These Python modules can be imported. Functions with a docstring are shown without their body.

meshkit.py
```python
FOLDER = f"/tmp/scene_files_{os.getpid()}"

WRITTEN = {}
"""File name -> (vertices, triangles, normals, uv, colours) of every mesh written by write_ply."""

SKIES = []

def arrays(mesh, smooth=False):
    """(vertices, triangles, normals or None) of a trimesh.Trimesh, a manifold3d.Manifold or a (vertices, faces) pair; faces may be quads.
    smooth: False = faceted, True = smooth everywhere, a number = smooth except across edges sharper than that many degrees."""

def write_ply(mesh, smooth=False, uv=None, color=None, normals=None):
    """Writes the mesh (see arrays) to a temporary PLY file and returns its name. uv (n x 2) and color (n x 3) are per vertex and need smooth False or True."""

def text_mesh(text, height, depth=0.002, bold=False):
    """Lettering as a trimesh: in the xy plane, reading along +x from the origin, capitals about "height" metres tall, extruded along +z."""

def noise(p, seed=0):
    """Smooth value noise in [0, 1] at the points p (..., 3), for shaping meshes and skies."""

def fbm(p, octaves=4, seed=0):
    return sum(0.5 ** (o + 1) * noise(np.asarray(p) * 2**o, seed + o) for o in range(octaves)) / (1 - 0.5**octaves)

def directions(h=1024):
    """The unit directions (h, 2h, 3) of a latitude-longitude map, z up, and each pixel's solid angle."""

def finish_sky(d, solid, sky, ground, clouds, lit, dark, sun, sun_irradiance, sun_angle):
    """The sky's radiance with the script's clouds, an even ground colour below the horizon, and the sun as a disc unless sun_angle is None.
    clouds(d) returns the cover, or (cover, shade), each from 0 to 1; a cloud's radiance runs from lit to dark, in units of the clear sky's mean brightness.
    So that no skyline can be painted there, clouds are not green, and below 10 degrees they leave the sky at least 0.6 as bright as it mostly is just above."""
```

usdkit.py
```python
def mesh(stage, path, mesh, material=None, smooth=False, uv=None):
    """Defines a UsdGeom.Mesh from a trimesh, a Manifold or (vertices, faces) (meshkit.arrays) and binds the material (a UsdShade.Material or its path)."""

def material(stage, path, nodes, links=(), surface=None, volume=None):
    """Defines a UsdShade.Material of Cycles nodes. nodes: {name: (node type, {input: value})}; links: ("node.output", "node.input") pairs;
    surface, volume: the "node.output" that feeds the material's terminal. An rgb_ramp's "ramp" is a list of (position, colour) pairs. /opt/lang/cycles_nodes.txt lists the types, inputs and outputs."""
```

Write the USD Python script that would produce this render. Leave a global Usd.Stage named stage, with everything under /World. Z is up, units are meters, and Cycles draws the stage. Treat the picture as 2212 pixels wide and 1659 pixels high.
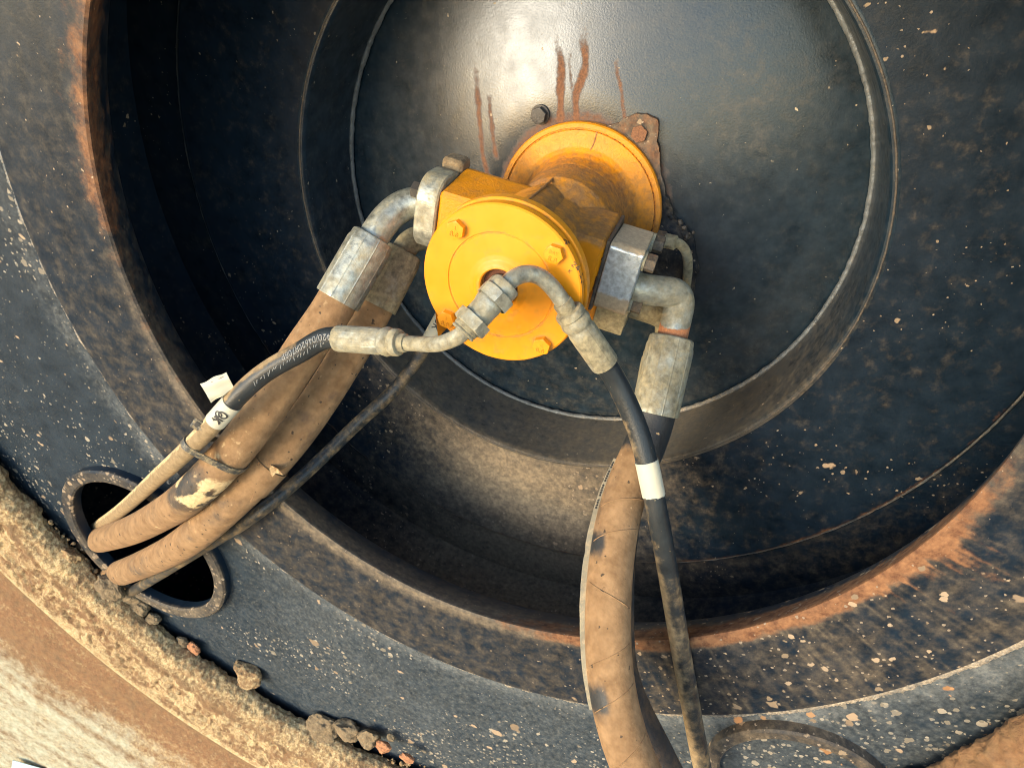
import math, numpy as np, trimesh, usdkit, meshkit
from meshkit import noise, fbm
from pxr import Usd, UsdGeom, UsdLux, UsdShade, Gf, Sdf, Vt
from scipy.interpolate import CubicSpline

stage = Usd.Stage.CreateInMemory()
UsdGeom.SetStageUpAxis(stage, UsdGeom.Tokens.z)
UsdGeom.SetStageMetersPerUnit(stage, 1.0)
UsdGeom.Xform.Define(stage, '/World')
UsdGeom.Scope.Define(stage, '/World/Looks')
rng = np.random.default_rng(7)
V = np.array
PI = math.pi

# ------------------------------------------------------------------ camera
CAM = V([.213, -.867, .27])
yaw, pitch = math.radians(19.27), math.radians(-32.04)
Rz = V([[math.cos(yaw), -math.sin(yaw), 0], [math.sin(yaw), math.cos(yaw), 0], [0, 0, 1]])
Rx = V([[1, 0, 0], [0, math.cos(pitch), -math.sin(pitch)], [0, math.sin(pitch), math.cos(pitch)]])
ROT = Rz @ Rx                       # columns: right, forward, up
FPX, PW, PH = 1399.1, 2212.0, 1658.6
cam = UsdGeom.Camera.Define(stage, '/World/camera')
m = np.eye(4); m[0, :3] = ROT[:, 0]; m[1, :3] = ROT[:, 2]; m[2, :3] = -ROT[:, 1]; m[3, :3] = CAM
cam.AddTransformOp().Set(Gf.Matrix4d(*m.ravel()))
cam.CreateHorizontalApertureAttr(36.0); cam.CreateVerticalApertureAttr(36.0 * 767 / 1024)
cam.CreateFocalLengthAttr(36.0 * FPX / PW); cam.CreateClippingRangeAttr(Gf.Vec2f(.01, 100))
cam.CreateExposureAttr(1.8)

# ------------------------------------------------------------------ sky and sun (hazy bright daylight from the left, in front of the opening)
to_sun = V([-.43, -.865, .25]); to_sun /= np.linalg.norm(to_sun)
usdkit.material(stage, '/World/Looks/sky_light', {
    's': ('sky_texture', {'sky_type': 'single_scattering', 'sun_disc': False, 'sun_elevation': math.asin(to_sun[2]),
                          'sun_rotation': math.atan2(to_sun[0], to_sun[1]), 'aerosol_density': .6}),
    'b': ('background_shader', {'strength': .15})}, [('s.color', 'b.color')], surface='b.background')
dome = UsdLux.DomeLight.Define(stage, '/World/sky')
UsdShade.MaterialBindingAPI.Apply(dome.GetPrim()).Bind(UsdShade.Material.Get(stage, '/World/Looks/sky_light'))
dome.GetPrim().SetCustomDataByKey('kind', 'structure')
sun = UsdLux.DistantLight.Define(stage, '/World/sun')
sun.CreateNormalizeAttr(True); sun.CreateIntensityAttr(.155); sun.CreateAngleAttr(20.0); sun.CreateColorAttr(Gf.Vec3f(1.0, .94, .80))
zx = to_sun; xx = np.cross([0, 0, 1.0], zx); xx /= np.linalg.norm(xx); yx = np.cross(zx, xx)
m = np.eye(4); m[0, :3] = xx; m[1, :3] = yx; m[2, :3] = zx
sun.AddTransformOp().Set(Gf.Matrix4d(*m.ravel()))

# ------------------------------------------------------------------ helpers
def at(x, y, d):                    # point seen at pixel (x, y) of the photograph at depth d along the view axis
    return CAM + ROT @ V([(x - PW / 2) / FPX, 1, -(y - PH / 2) / FPX]) * d
def aty(x, y, Y):
    d = ROT @ V([(x - PW / 2) / FPX, 1, -(y - PH / 2) / FPX])
    return CAM + d * (Y - CAM[1]) / d[1]
def norm(v): return V(v) / np.linalg.norm(v)

used = {}
def numbered(path):
    n = used.get(path, 0); used[path] = n + 1
    return path if n == 0 else '%s_%03d' % (path, n)
def tag(prim, label=None, cat=None, group=None, kind=None):
    for k, v in (('label', label), ('category', cat), ('group', group), ('kind', kind)):
        if v: prim.SetCustomDataByKey(k, v)
    return prim
def thing(name, label, cat, loc=(0, 0, 0), group=None):
    x = UsdGeom.Xform.Define(stage, numbered('/World/' + name))
    x.AddTranslateOp().Set(Gf.Vec3d(*map(float, loc)))
    return tag(x.GetPrim(), label, cat, group)
def origin(prim):                   # world position of the thing a prim belongs to
    while prim and prim.IsValid() and not prim.IsA(UsdGeom.Xform): prim = prim.GetParent()
    o = UsdGeom.Xformable(prim).GetLocalTransformation()
    return V(o.ExtractTranslation())
def obj(name, mesh, mat, parent=None, smooth=35, mask=None):
    """One Mesh prim, given in world coordinates; mask(points) -> n x 3 amounts of dust, rust, spatter."""
    base = str(parent.GetPath()) if parent else '/World'
    path = numbered(base + '/' + name)
    if isinstance(mesh, list): mesh = trimesh.util.concatenate([trimesh.Trimesh(*tri(x), process=False) for x in mesh])
    v, f = tri(mesh)
    if parent is not None and base != '/World': v = v - origin(parent)
    prim = usdkit.mesh(stage, path, trimesh.Trimesh(v, f, process=False), MAT[mat], smooth=smooth)
    p = np.array(prim.GetPointsAttr().Get())
    if parent is not None and base != '/World': p = p + origin(parent)
    mk = np.clip(mask(p), 0, 1) if mask else np.zeros((len(p), 3)) + DEFAULT.get(mat, (0, 0, 0))
    UsdGeom.PrimvarsAPI(prim).CreatePrimvar('mask', Sdf.ValueTypeNames.Color3fArray, 'vertex').Set(Vt.Vec3fArray.FromNumpy(np.ascontiguousarray(mk, np.float32)))
    return prim.GetPrim()
def tri(mesh):
    if hasattr(mesh, 'vertices'): return np.array(mesh.vertices), np.array(mesh.faces)
    v, f, _ = meshkit.arrays(mesh); return v, f
def grid(P, closed_u=False, closed_v=False):
    """Quads over an array of points P (nu, nv, 3)."""
    nu, nv = P.shape[:2]
    i, j = np.meshgrid(np.arange(nu if closed_u else nu - 1), np.arange(nv if closed_v else nv - 1), indexing='ij')
    a, b, c, d = i * nv + j, ((i + 1) % nu) * nv + j, ((i + 1) % nu) * nv + (j + 1) % nv, i * nv + (j + 1) % nv
    f = np.stack([a, b, c, d], -1).reshape(-1, 4)
    return P.reshape(-1, 3), np.vstack([f[:, [0, 1, 2]], f[:, [0, 2, 3]]])
def frame(d, up=(0, 0, 1)):
    d = norm(d); up = V(up, float)
    if abs(d @ up) > .97: up = V([1.0, 0, 0])
    x = norm(np.cross(up, d)); return x, np.cross(d, x), d
def lathe(profile, c=(0, 0, 0), axis=(0, 1, 0), n=96, a0=0, a1=2 * PI, up=(0, 0, 1), sect=None):
    """profile: (r, h) along the axis; sect(theta) multiplies r."""
    x, y, d = frame(axis, up); pr = V(profile, float)
    full = abs(a1 - a0 - 2 * PI) < 1e-6
    t = np.linspace(a0, a1, n, endpoint=not full)
    s = sect(t) if sect else np.ones(n)
    ring = np.cos(t)[:, None] * x + np.sin(t)[:, None] * y
    P = V(c) + pr[None, :, 0, None] * (ring * s[:, None])[:, None, :] + pr[None, :, 1, None] * d
    return fix(grid(P, closed_u=full))
def fix(m):
    t = trimesh.Trimesh(*m, process=False); return t
def rings(profile, n=(4,), **k):    # a profile refined to even steps
    pr = V(profile, float); out = [pr[0]]
    for a, b in zip(pr[:-1], pr[1:]):
        q = max(1, int(np.ceil(np.linalg.norm(b - a) / k['step'])))
        out += [a + (b - a) * i / q for i in range(1, q + 1)]
    return out
def spline(pts, n):
    p = V(pts, float); s = np.r_[0, np.cumsum(np.linalg.norm(np.diff(p, axis=0), axis=1))]
    c = CubicSpline(s, p, bc_type='natural'); u = np.linspace(0, s[-1], n)
    return c(u), norm_rows(c(u, 1)), u
def norm_rows(a): return a / np.linalg.norm(a, axis=1, keepdims=True)
def transport(T, up):
    N = [norm(np.cross(np.cross(T[0], up), T[0]))]
    for i in range(1, len(T)):
        n = N[-1] - T[i] * (N[-1] @ T[i]); N.append(norm(n))
    N = V(N); return N, np.cross(T, N)
class Tube:
    """A tube along a spline; keeps its frames so that things can be wrapped on it."""
    def __init__(self, pts, r, n=90, seg=28, up=None, caps=True, sect=None, straight=False):
        if straight:
            p = V(pts, float); self.C = p; self.T = norm_rows(np.gradient(p, axis=0)); self.u = np.r_[0, np.cumsum(np.linalg.norm(np.diff(p, axis=0), axis=1))]
        else: self.C, self.T, self.u = spline(pts, n)
        self.up = norm(CAM - self.C[0]) if up is None else V(up, float)
        self.N, self.B = transport(self.T, self.up)
        self.r = np.full(len(self.C), r) if np.isscalar(r) else np.interp(np.linspace(0, 1, len(self.C)), np.linspace(0, 1, len(r)), r)
        t = np.linspace(0, 2 * PI, seg, endpoint=False); self.t = t
        k = sect(t) if sect else np.ones(seg)
        P = self.C[:, None] + self.r[:, None, None] * k[None, :, None] * (np.cos(t)[None, :, None] * self.N[:, None] + np.sin(t)[None, :, None] * self.B[:, None])
        self.P = P
        v, f = grid(P, closed_v=True)
        if caps:
            v = np.vstack([v, self.C[:1], self.C[-1:]]); a, b = len(v) - 2, len(v) - 1
            k0 = np.arange(seg); k1 = (k0 + 1) % seg; o = (len(self.C) - 1) * seg
            f = np.vstack([f, np.stack([np.full(seg, a), k0, k1], 1), np.stack([np.full(seg, b), o + k1, o + k0], 1)])
        self.mesh = trimesh.Trimesh(v, f, process=False)
    def at(self, u, th, h=0.0):     # point at arc length u, angle th, height h above the skin
        u = np.asarray(u, float); C = V([np.interp(u, self.u, self.C[:, k]) for k in range(3)]).T
        N = norm_rows(np.atleast_2d(V([np.interp(u, self.u, self.N[:, k]) for k in range(3)]).T)); B = norm_rows(np.atleast_2d(V([np.interp(u, self.u, self.B[:, k]) for k in range(3)]).T))
        r = np.interp(u, self.u, self.r) + h
        return np.atleast_2d(C) + np.reshape(r, (-1, 1)) * (np.cos(np.reshape(th, (-1, 1))) * N + np.sin(np.reshape(th, (-1, 1))) * B)
    def params(self, p):            # arc length and angle of points near the tube
        k = np.argmin(((p[:, None] - self.C[None]) ** 2).sum(-1), axis=1); d = p - self.C[k]
        return self.u[k], np.arctan2((d * self.B[k]).sum(1), (d * self.N[k]).sum(1))
    def near(self, p):              # arc length of the point of the axis nearest to p
        return self.u[np.argmin(((self.C - V(p)) ** 2).sum(1))]
    def theta(self, u, p):          # angle that faces the point p
        k = np.argmin(abs(self.u - u)); d = V(p) - self.C[k]; return math.atan2(d @ self.B[k], d @ self.N[k])
    def text(self, s, height, u0, th0, flip=False, h=.0004):
        t = meshkit.text_mesh(s, height, .0003); t = t.subdivide_to_size(height / 3)
        x, y, z = t.vertices.T; y = y - height / 2
        sg = -1 if flip else 1
        u = u0 + sg * x; k = np.interp(u, self.u, self.r)
        return trimesh.Trimesh(self.at(u, th0 + sg * y / k, h + z), t.faces, process=False)
def wrap(tube, u0, u1, th0, th1, h0, h1, nu=14, nt=24, ragged=0, seed=0):
    """A sheet of some thickness wrapped on a tube."""
    U, T = np.meshgrid(np.linspace(0, 1, nu), np.linspace(th0, th1, nt), indexing='ij')
    j = ragged * (fbm(np.stack([T[0] * 3, T[0] * 0 + seed, T[0] * 0], -1), 4) - .5) * 2 if ragged else 0
    UU = u0 + (u1 - u0 + j) * U
    out = [tube.at(UU.ravel(), T.ravel(), h).reshape(nu, nt, 3) for h in (h0, h1)]
    # close into a solid: outer sheet, inner sheet, edges
    a = grid(out[1]); b = grid(out[0])
    edge = []
    for sl in (np.s_[0, :], np.s_[-1, :], np.s_[:, 0], np.s_[:, -1]):
        edge.append(grid(np.stack([out[0][sl], out[1][sl]], 0)))
    return trimesh.util.concatenate([trimesh.Trimesh(*q, process=False) for q in [a, b] + edge])
def hexhead(c, axis, af, h, spin=0.0, round_=.35):
    """Hex head with a chamfered top, base at c."""
    x, y, d = frame(axis); n = 48; t = np.linspace(0, 2 * PI, n, endpoint=False)
    rad = (af / 2) / np.cos((t % (PI / 3)) - PI / 6)
    top = np.minimum(rad, af / 2 * 1.02); hh = h - np.maximum(rad - af / 2 * .97, 0) * .45
    L = [(rad, 0 * t), (rad, hh - h * .06), (np.minimum(rad, rad * .99), hh), (top * .95, t * 0 + h), (top * .01, t * 0 + h)]
    ring = np.cos(t + spin)[:, None] * x + np.sin(t + spin)[:, None] * y
    P = np.stack([V(c) + r[:, None] * ring + z[:, None] * d for r, z in L], 1)
    return fix(grid(P, closed_u=True))
def cyl(c, axis, r, h, n=40, ch=.1):
    e = min(r, h) * ch
    return lathe([(1e-5, 0), (r - e, 0), (r, e), (r, h - e), (r - e, h), (1e-5, h)], c, axis, n)
def rbox(lo, hi, r, fr, n=5):
    """Rounded box in the frame fr=(origin, e0, e1, e2); r = radius per edge family or one value."""
    import manifold3d as m3
    lo, hi = V(lo, float), V(hi, float); s = []
    pts = []
    for i in (0, 1):
        for j in (0, 1):
            for k in (0, 1):
                c = V([(lo[0] + r, hi[0] - r)[i], (lo[1] + r, hi[1] - r)[j], (lo[2] + r, hi[2] - r)[k]])
                s.append(m3.Manifold.sphere(r, 20).translate(c.tolist()))
    mm = m3.Manifold.batch_hull(s).to_mesh()
    v = mm.vert_properties[:, :3]; o, a, b, c = fr
    return trimesh.Trimesh(V(o) + v[:, :1] * a + v[:, 1:2] * b + v[:, 2:3] * c, mm.tri_verts, process=False)
def prism(poly, d0, d1, fr, bevel=.0015):
    """Extrusion of a 2-D outline (list of (a, b) in fr's e1, e2) along fr's e0 from d0 to d1 with small bevels."""
    from shapely.geometry import Polygon
    P = Polygon(poly); Q = P.buffer(-bevel, join_style=2)
    po, pi = V(P.exterior.coords)[:-1], V(Q.exterior.coords)[:-1]
    import manifold3d as m3
    hull = []
    for ring, d in ((pi, d0), (po, d0 + bevel), (po, d1 - bevel), (pi, d1)):
        hull.append(np.c_[np.full(len(ring), d), ring])
    mm = m3.Manifold.hull_points(np.vstack(hull)).to_mesh(); v = mm.vert_properties[:, :3]; o, a, b, c = fr
    return trimesh.Trimesh(V(o) + v[:, :1] * a + v[:, 1:2] * b + v[:, 2:3] * c, mm.tri_verts, process=False)
def sstep(a, b, x): t = np.clip((x - a) / (b - a), 0, 1); return t * t * (3 - 2 * t)

# ------------------------------------------------------------------ materials
MAT, DEFAULT = {}, {}
def layered(name, base, rough, layers, metallic=0.0, bump=.1, bump_scale=250, spat=None, var=.25, var_scale=40, default=(0, 0, 0), spec=.5, coat=0):
    """A paint or metal with layers (channel, colour, colour2, roughness, noise scale, edge width) laid over it where its mask says; spat = list of (cells per metre, largest radius in cells, colour)."""
    N, L = {}, []
    N['geo'] = ('geometry', {})
    N['att'] = ('attribute', {'attribute': 'mask'}); N['sep'] = ('separate_color', {}); L.append(('att.color', 'sep.color'))
    N['vn'] = ('noise_texture', {'scale': var_scale, 'detail': 4.0, 'roughness': .6}); L.append(('geo.position', 'vn.vector'))
    b = V(base)
    N['vr'] = ('rgb_ramp', {'ramp': [(.3, tuple(b * (1 - var))), (.7, tuple(np.minimum(b * (1 + var), 1)))]}); L.append(('vn.fac', 'vr.fac'))
    col, rou, met = 'vr.color', None, None
    N['r0'] = ('map_range', {'from_min': .3, 'from_max': .7, 'to_min': rough * .85, 'to_max': min(1, rough * 1.2)}); L.append(('vn.fac', 'r0.value')); rou = 'r0.result'
    N['m0'] = ('value', {'value': metallic}); met = 'm0.value'
    height = 'vn.fac'
    def over(tag_, fac, c_out, r):
        nonlocal col, rou, met
        N[tag_ + 'c'] = ('mix_color', {}); L.extend([(fac, tag_ + 'c.fac'), (col, tag_ + 'c.a'), (c_out, tag_ + 'c.b')]); col = tag_ + 'c.result'
        N[tag_ + 'r'] = ('mix_float', {'b': r}); L.extend([(fac, tag_ + 'r.fac'), (rou, tag_ + 'r.a')]); rou = tag_ + 'r.result'
        N[tag_ + 'm'] = ('mix_float', {'b': 0.0}); L.extend([(fac, tag_ + 'm.fac'), (met, tag_ + 'm.a')]); met = tag_ + 'm.result'
    facs = []
    for i, (ch, c1, c2, r, sc, w, *am) in enumerate(layers):
        am = am[0] if am else 1.2
        k = 'l%d' % i
        N[k + 'n'] = ('noise_texture', {'scale': sc, 'detail': 4.5, 'roughness': .7}); L.append(('geo.position', k + 'n.vector'))
        N[k + 'a'] = ('math', {'math_type': 'multiply_add', 'value2': am, 'value3': -am / 2}); L.append((k + 'n.fac', k + 'a.value1'))
        N[k + 's'] = ('math', {'math_type': 'add'}); L.extend([(k + 'a.value', k + 's.value1'), ('sep.' + ch, k + 's.value2')])
        N[k + 'f'] = ('map_range', {'range_type': 'smoothstep', 'from_min': .5 - w, 'from_max': .5 + w, 'to_min': 0.0, 'to_max': 1.0}); L.append((k + 's.value', k + 'f.value'))
        N[k + 'cn'] = ('noise_texture', {'scale': sc * 2.3, 'detail': 3.0, 'roughness': .65}); L.append(('geo.position', k + 'cn.vector'))
        N[k + 'cr'] = ('rgb_ramp', {'ramp': [(.3, c1), (.7, c2)]}); L.append((k + 'cn.fac', k + 'cr.fac'))
        # where the mask is 0 there is none
        N[k + 'z'] = ('map_range', {'from_min': .0, 'from_max': .08, 'to_min': 0.0, 'to_max': 1.0, 'clamp': True}); L.append(('sep.' + ch, k + 'z.value'))
        N[k + 'g'] = ('math', {'math_type': 'multiply'}); L.extend([(k + 'f.result', k + 'g.value1'), (k + 'z.result', k + 'g.value2')])
        over(k, k + 'g.value', k + 'cr.color', r); facs.append(k + 'g.value')
    for i, (sc, rad, c, *sch) in enumerate(spat or []):
        sch = sch[0] if sch else 'b'
        k = 's%d' % i
        N[k + 'wn'] = ('noise_texture', {'scale': sc * 2.2, 'detail': 3.0}); L.append(('geo.position', k + 'wn.vector'))
        N[k + 'w'] = ('vector_math', {'math_type': 'multiply_add', 'vector2': (.55 / sc,) * 3}); L.extend([(k + 'wn.color', k + 'w.vector1'), ('geo.position', k + 'w.vector3')])
        N[k + 'v'] = ('voronoi_texture', {'feature': 'f1', 'scale': sc, 'randomness': 1.0}); L.append((k + 'w.vector', k + 'v.vector'))
        N[k + 'cs'] = ('separate_color', {}); L.append((k + 'v.color', k + 'cs.color'))
        N[k + 'p'] = ('math', {'math_type': 'power', 'value2': 2.2}); L.append((k + 'cs.r', k + 'p.value1'))
        N[k + 'q'] = ('math', {'math_type': 'multiply'}); L.extend([(k + 'p.value', k + 'q.value1'), ('sep.' + sch, k + 'q.value2')])
        N[k + 't'] = ('math', {'math_type': 'multiply', 'value2': rad}); L.append((k + 'q.value', k + 't.value1'))
        N[k + 'd'] = ('math', {'math_type': 'subtract'}); L.extend([(k + 't.value', k + 'd.value1'), (k + 'v.distance', k + 'd.value2')])
        N[k + 'f'] = ('map_range', {'range_type': 'smoothstep', 'from_min': -.015, 'from_max': .05, 'to_min': 0.0, 'to_max': .92}); L.append((k + 'd.value', k + 'f.value'))
        c2 = tuple(V(c) * .55); N[k + 'cr'] = ('rgb_ramp', {'ramp': [(0, c2), (1, c)]}); L.append((k + 'cs.g', k + 'cr.fac'))
        over(k, k + 'f.result', k + 'cr.color', .95); facs.append(k + 'f.result')
    N['bn'] = ('noise_texture', {'scale': bump_scale, 'detail': 3.0, 'roughness': .6}); L.append(('geo.position', 'bn.vector'))
    hsum = 'bn.fac'
    N['bump'] = ('bump', {'strength': bump, 'distance': .002}); L.append((hsum, 'bump.height'))
    N['p'] = ('principled_bsdf', {'specular_ior_level': spec, 'coat_weight': coat, 'coat_roughness': .12})
    L += [(col, 'p.base_color'), (rou, 'p.roughness'), (met, 'p.metallic'), ('bump.normal', 'p.normal')]
    MAT[name] = usdkit.material(stage, '/World/Looks/' + name, N, L, surface='p.BSDF'); DEFAULT[name] = default

DUST1, DUST2 = (.135, .105, .07), (.27, .215, .14)
RUST1, RUST2 = (.10, .045, .025), (.24, .115, .058)
SPAT = [(30, .36, (.36, .26, .17)), (70, .50, (.36, .27, .18)), (150, .52, (.34, .27, .20))]
layered('black_paint', (.0045, .0100, .0175), .38, [('r', (.145, .115, .080), (.30, .23, .150), .95, 60, .45, .85), ('g', RUST1, (.27, .135, .065), .95, 45, .25)], bump=.12, bump_scale=330, spat=SPAT, var=.3, spec=.22, default=(.12, 0, .5))
layered('faded_paint', (.010, .0175, .026), .42, [('r', (.070, .084, .094), (.165, .170, .162), .95, 110, .42, 1.0)], bump=.14, bump_scale=330, spat=[(75, .45, (.30, .26, .20)), (165, .52, (.30, .27, .22)), (30, .36, (.36, .26, .17)), (26, .62, (.44, .225, .10), 'g'), (60, .55, (.42, .24, .12), 'g')], var=.35, spec=.25, default=(.2, 0, .5))
layered('glossy_black', (.0045, .0105, .0165), .265, [('r', DUST1, DUST2, .9, 70, .5, .7), ('g', (.090, .040, .021), (.20, .092, .046), .95, 130, .42)], bump=.10, bump_scale=420, spat=[(60, .36, (.45, .36, .25)), (150, .3, (.42, .34, .25))], var=.3, spec=.65, default=(.1, 0, .3))
layered('yellow_paint', (.68, .245, .005), .42, [('r', (.20, .105, .035), (.36, .19, .06), .9, 90, .35), ('g', (.05, .018, .012), (.13, .05, .025), .9, 260, .07)], bump=.03, bump_scale=180, var=.05, default=(.05, 0, 0), spec=.4)
layered('cast_yellow', (.62, .225, .006), .44, [('r', (.17, .085, .035), (.33, .165, .055), .9, 90, .35), ('g', (.05, .018, .012), (.13, .05, .025), .9, 260, .07)], bump=.34, bump_scale=380, var=.10, default=(.15, 0, 0), spec=.35)
layered('zinc', (.34, .34, .28), .34, [('r', (.12, .105, .068), (.34, .29, .175), .9, 55, .26), ('g', (.28, .10, .04), (.46, .20, .09), .9, 200, .1)], metallic=.75, bump=.22, bump_scale=500, var=.35, var_scale=130, default=(.45, 0, 0))
layered('blue_zinc', (.50, .56, .60), .33, [('r', (.25, .19, .12), (.42, .32, .20), .9, 110, .25), ('g', (.20, .08, .04), (.32, .13, .06), .9, 200, .1)], metallic=.8, bump=.18, bump_scale=500, var=.25, var_scale=160, default=(.35, 0, 0))
layered('dark_steel', (.06, .055, .05), .45, [('r', (.10, .07, .04), (.26, .18, .10), .95, 150, .3), ('g', RUST1, RUST2, .95, 200, .2)], metallic=.5, bump=.3, bump_scale=500, default=(.35, .1, 0))
layered('hose_rubber', (.016, .017, .018), .55, [('r', (.165, .092, .040), (.295, .178, .086), .95, 26, .30), ('g', (.42, .30, .15), (.62, .47, .26), .95, 90, .14)], bump=.28, bump_scale=260, var=.3, default=(1, 0, 0), spat=[(120, .46, (.055, .038, .025)), (50, .30, (.05, .035, .025)), (85, .34, (.40, .27, .14))])
layered('black_hose', (.012, .015, .017), .38, [('r', (.17, .115, .058), (.30, .215, .115), .95, 60, .24), ('g', (.42, .30, .15), (.62, .47, .26), .95, 90, .14)], bump=.2, bump_scale=480, var=.3, default=(.15, 0, 0), spat=[(160, .36, (.45, .34, .18))])
layered('mud', (.17, .100, .046), .95, [('r', (.33, .225, .09), (.60, .47, .27), .97, 150, .22), ('g', (.13, .062, .028), (.23, .115, .05), .95, 60, .4), ('b', (.27, .26, .18), (.42, .41, .31), .97, 45, .4)], bump=.9, bump_scale=260, var=.35, var_scale=90, default=(.4, .1, 0))
layered('mud_grey', (.15, .105, .058), .95, [('r', (.20, .145, .08), (.30, .225, .13), .97, 120, .2)], bump=.8, bump_scale=300, var=.35, var_scale=90, default=(.4, 0, 0))
layered('mud_orange', (.34, .15, .07), .95, [('r', (.40, .22, .11), (.48, .30, .17), .97, 160, .2)], bump=.8, bump_scale=300, var=.3, var_scale=120, default=(.3, 0, 0))
layered('weld', (.10, .11, .115), .36, [('r', DUST1, (.48, .40, .30), .95, 120, .3), ('g', RUST1, RUST2, .95, 80, .25)], metallic=.3, bump=.5, bump_scale=500, default=(.5, .1, 0))
layered('label_paper', (.46, .44, .34), .6, [('r', (.35, .27, .16), (.55, .45, .28), .9, 200, .2)], bump=.1, default=(.12, 0, 0), var=.06)
layered('ink', (.03, .028, .025), .6, [], bump=0, var=.2)
layered('white_print', (.22, .22, .21), .6, [], bump=0, var=.3, var_scale=600)
layered('nylon', (.035, .037, .037), .45, [('r', (.25, .18, .09), (.45, .36, .2), .95, 160, .2)], bump=.15, default=(.4, 0, 0))
layered('seam_cloth', (.21, .185, .13), .9, [('r', (.40, .28, .15), (.55, .42, .26), .95, 120, .3)], bump=.4, bump_scale=700, default=(.3, 0, 0))
layered('blue_plastic', (.30, .43, .47), .5, [('r', (.5, .5, .4), (.6, .6, .5), .9, 120, .2)], bump=.1, default=(.1, 0, 0))
layered('earth', (.10, .07, .045), .95, [], bump=.5, bump_scale=30, var=.3, var_scale=4)

# ------------------------------------------------------------------ ground outside
obj('ground', trimesh.Trimesh([[-60, -60, -1.5], [60, -60, -1.5], [60, 60, -1.5], [-60, 60, -1.5]], [[0, 1, 2], [0, 2, 3]], process=False), 'earth', smooth=False)
tag(stage.GetPrimAtPath('/World/ground'), kind='structure')

# ------------------------------------------------------------------ steel drum
drum = thing('steel_drum', 'black painted steel drum interior with welded rings, dust and mud spatter', 'drum')
HOLES = [((-.655, -.567), .145, .168), ((.421, -.635), .097, .115)]

def polar(p): return np.hypot(p[:, 0], p[:, 2]), np.arctan2(p[:, 2], p[:, 0])
def n3(p, s, seed=0, o=5): return fbm(p * s + seed * 7.3, o, seed)

def head_mask(p):
    r, a = polar(p); d = np.degrees(a)
    low = sstep(.15, -.45, p[:, 2])
    right = sstep(.05, .40, p[:, 0]) * sstep(.0, -.30, p[:, 2]); left = sstep(-.35, -.62, p[:, 0])
    mid = low * sstep(.55, .1, np.abs(p[:, 0] + .12)) * sstep(-.45, -.62, p[:, 2])
    dust = .20 + .16 * (n3(p, 6) - .4) + .26 * right * n3(p, 9, 3) + .16 * mid * (.4 + n3(p, 20, 2)) + .30 * np.exp(-((r - .645) / .018) ** 2) * low * n3(p, 22, 7) * 1.6 - .20 * left * sstep(-.75, -.5, p[:, 2])
    dust += .50 * np.exp(-((r - .66) / .030) ** 2) * sstep(-.35, -.5, p[:, 0]) * n3(p, 26, 9)
    streak = fbm(np.stack([d * .9, r * 5, 0 * r], -1), 4, 3)
    dust += .35 * right * sstep(.50, .70, streak) * sstep(.72, .60, r)
    warm = 1.0 * sstep(.22, .42, p[:, 0]) * sstep(-.30, -.45, p[:, 2]) * sstep(.38, .56, n3(p, 9, 12))
    rust = warm; spat = .62 + .45 * right + .35 * left + .25 * mid
    return np.stack([dust, rust, spat * (.45 + .75 * sstep(.40, .62, n3(p, 7, 21)))], 1)
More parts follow.
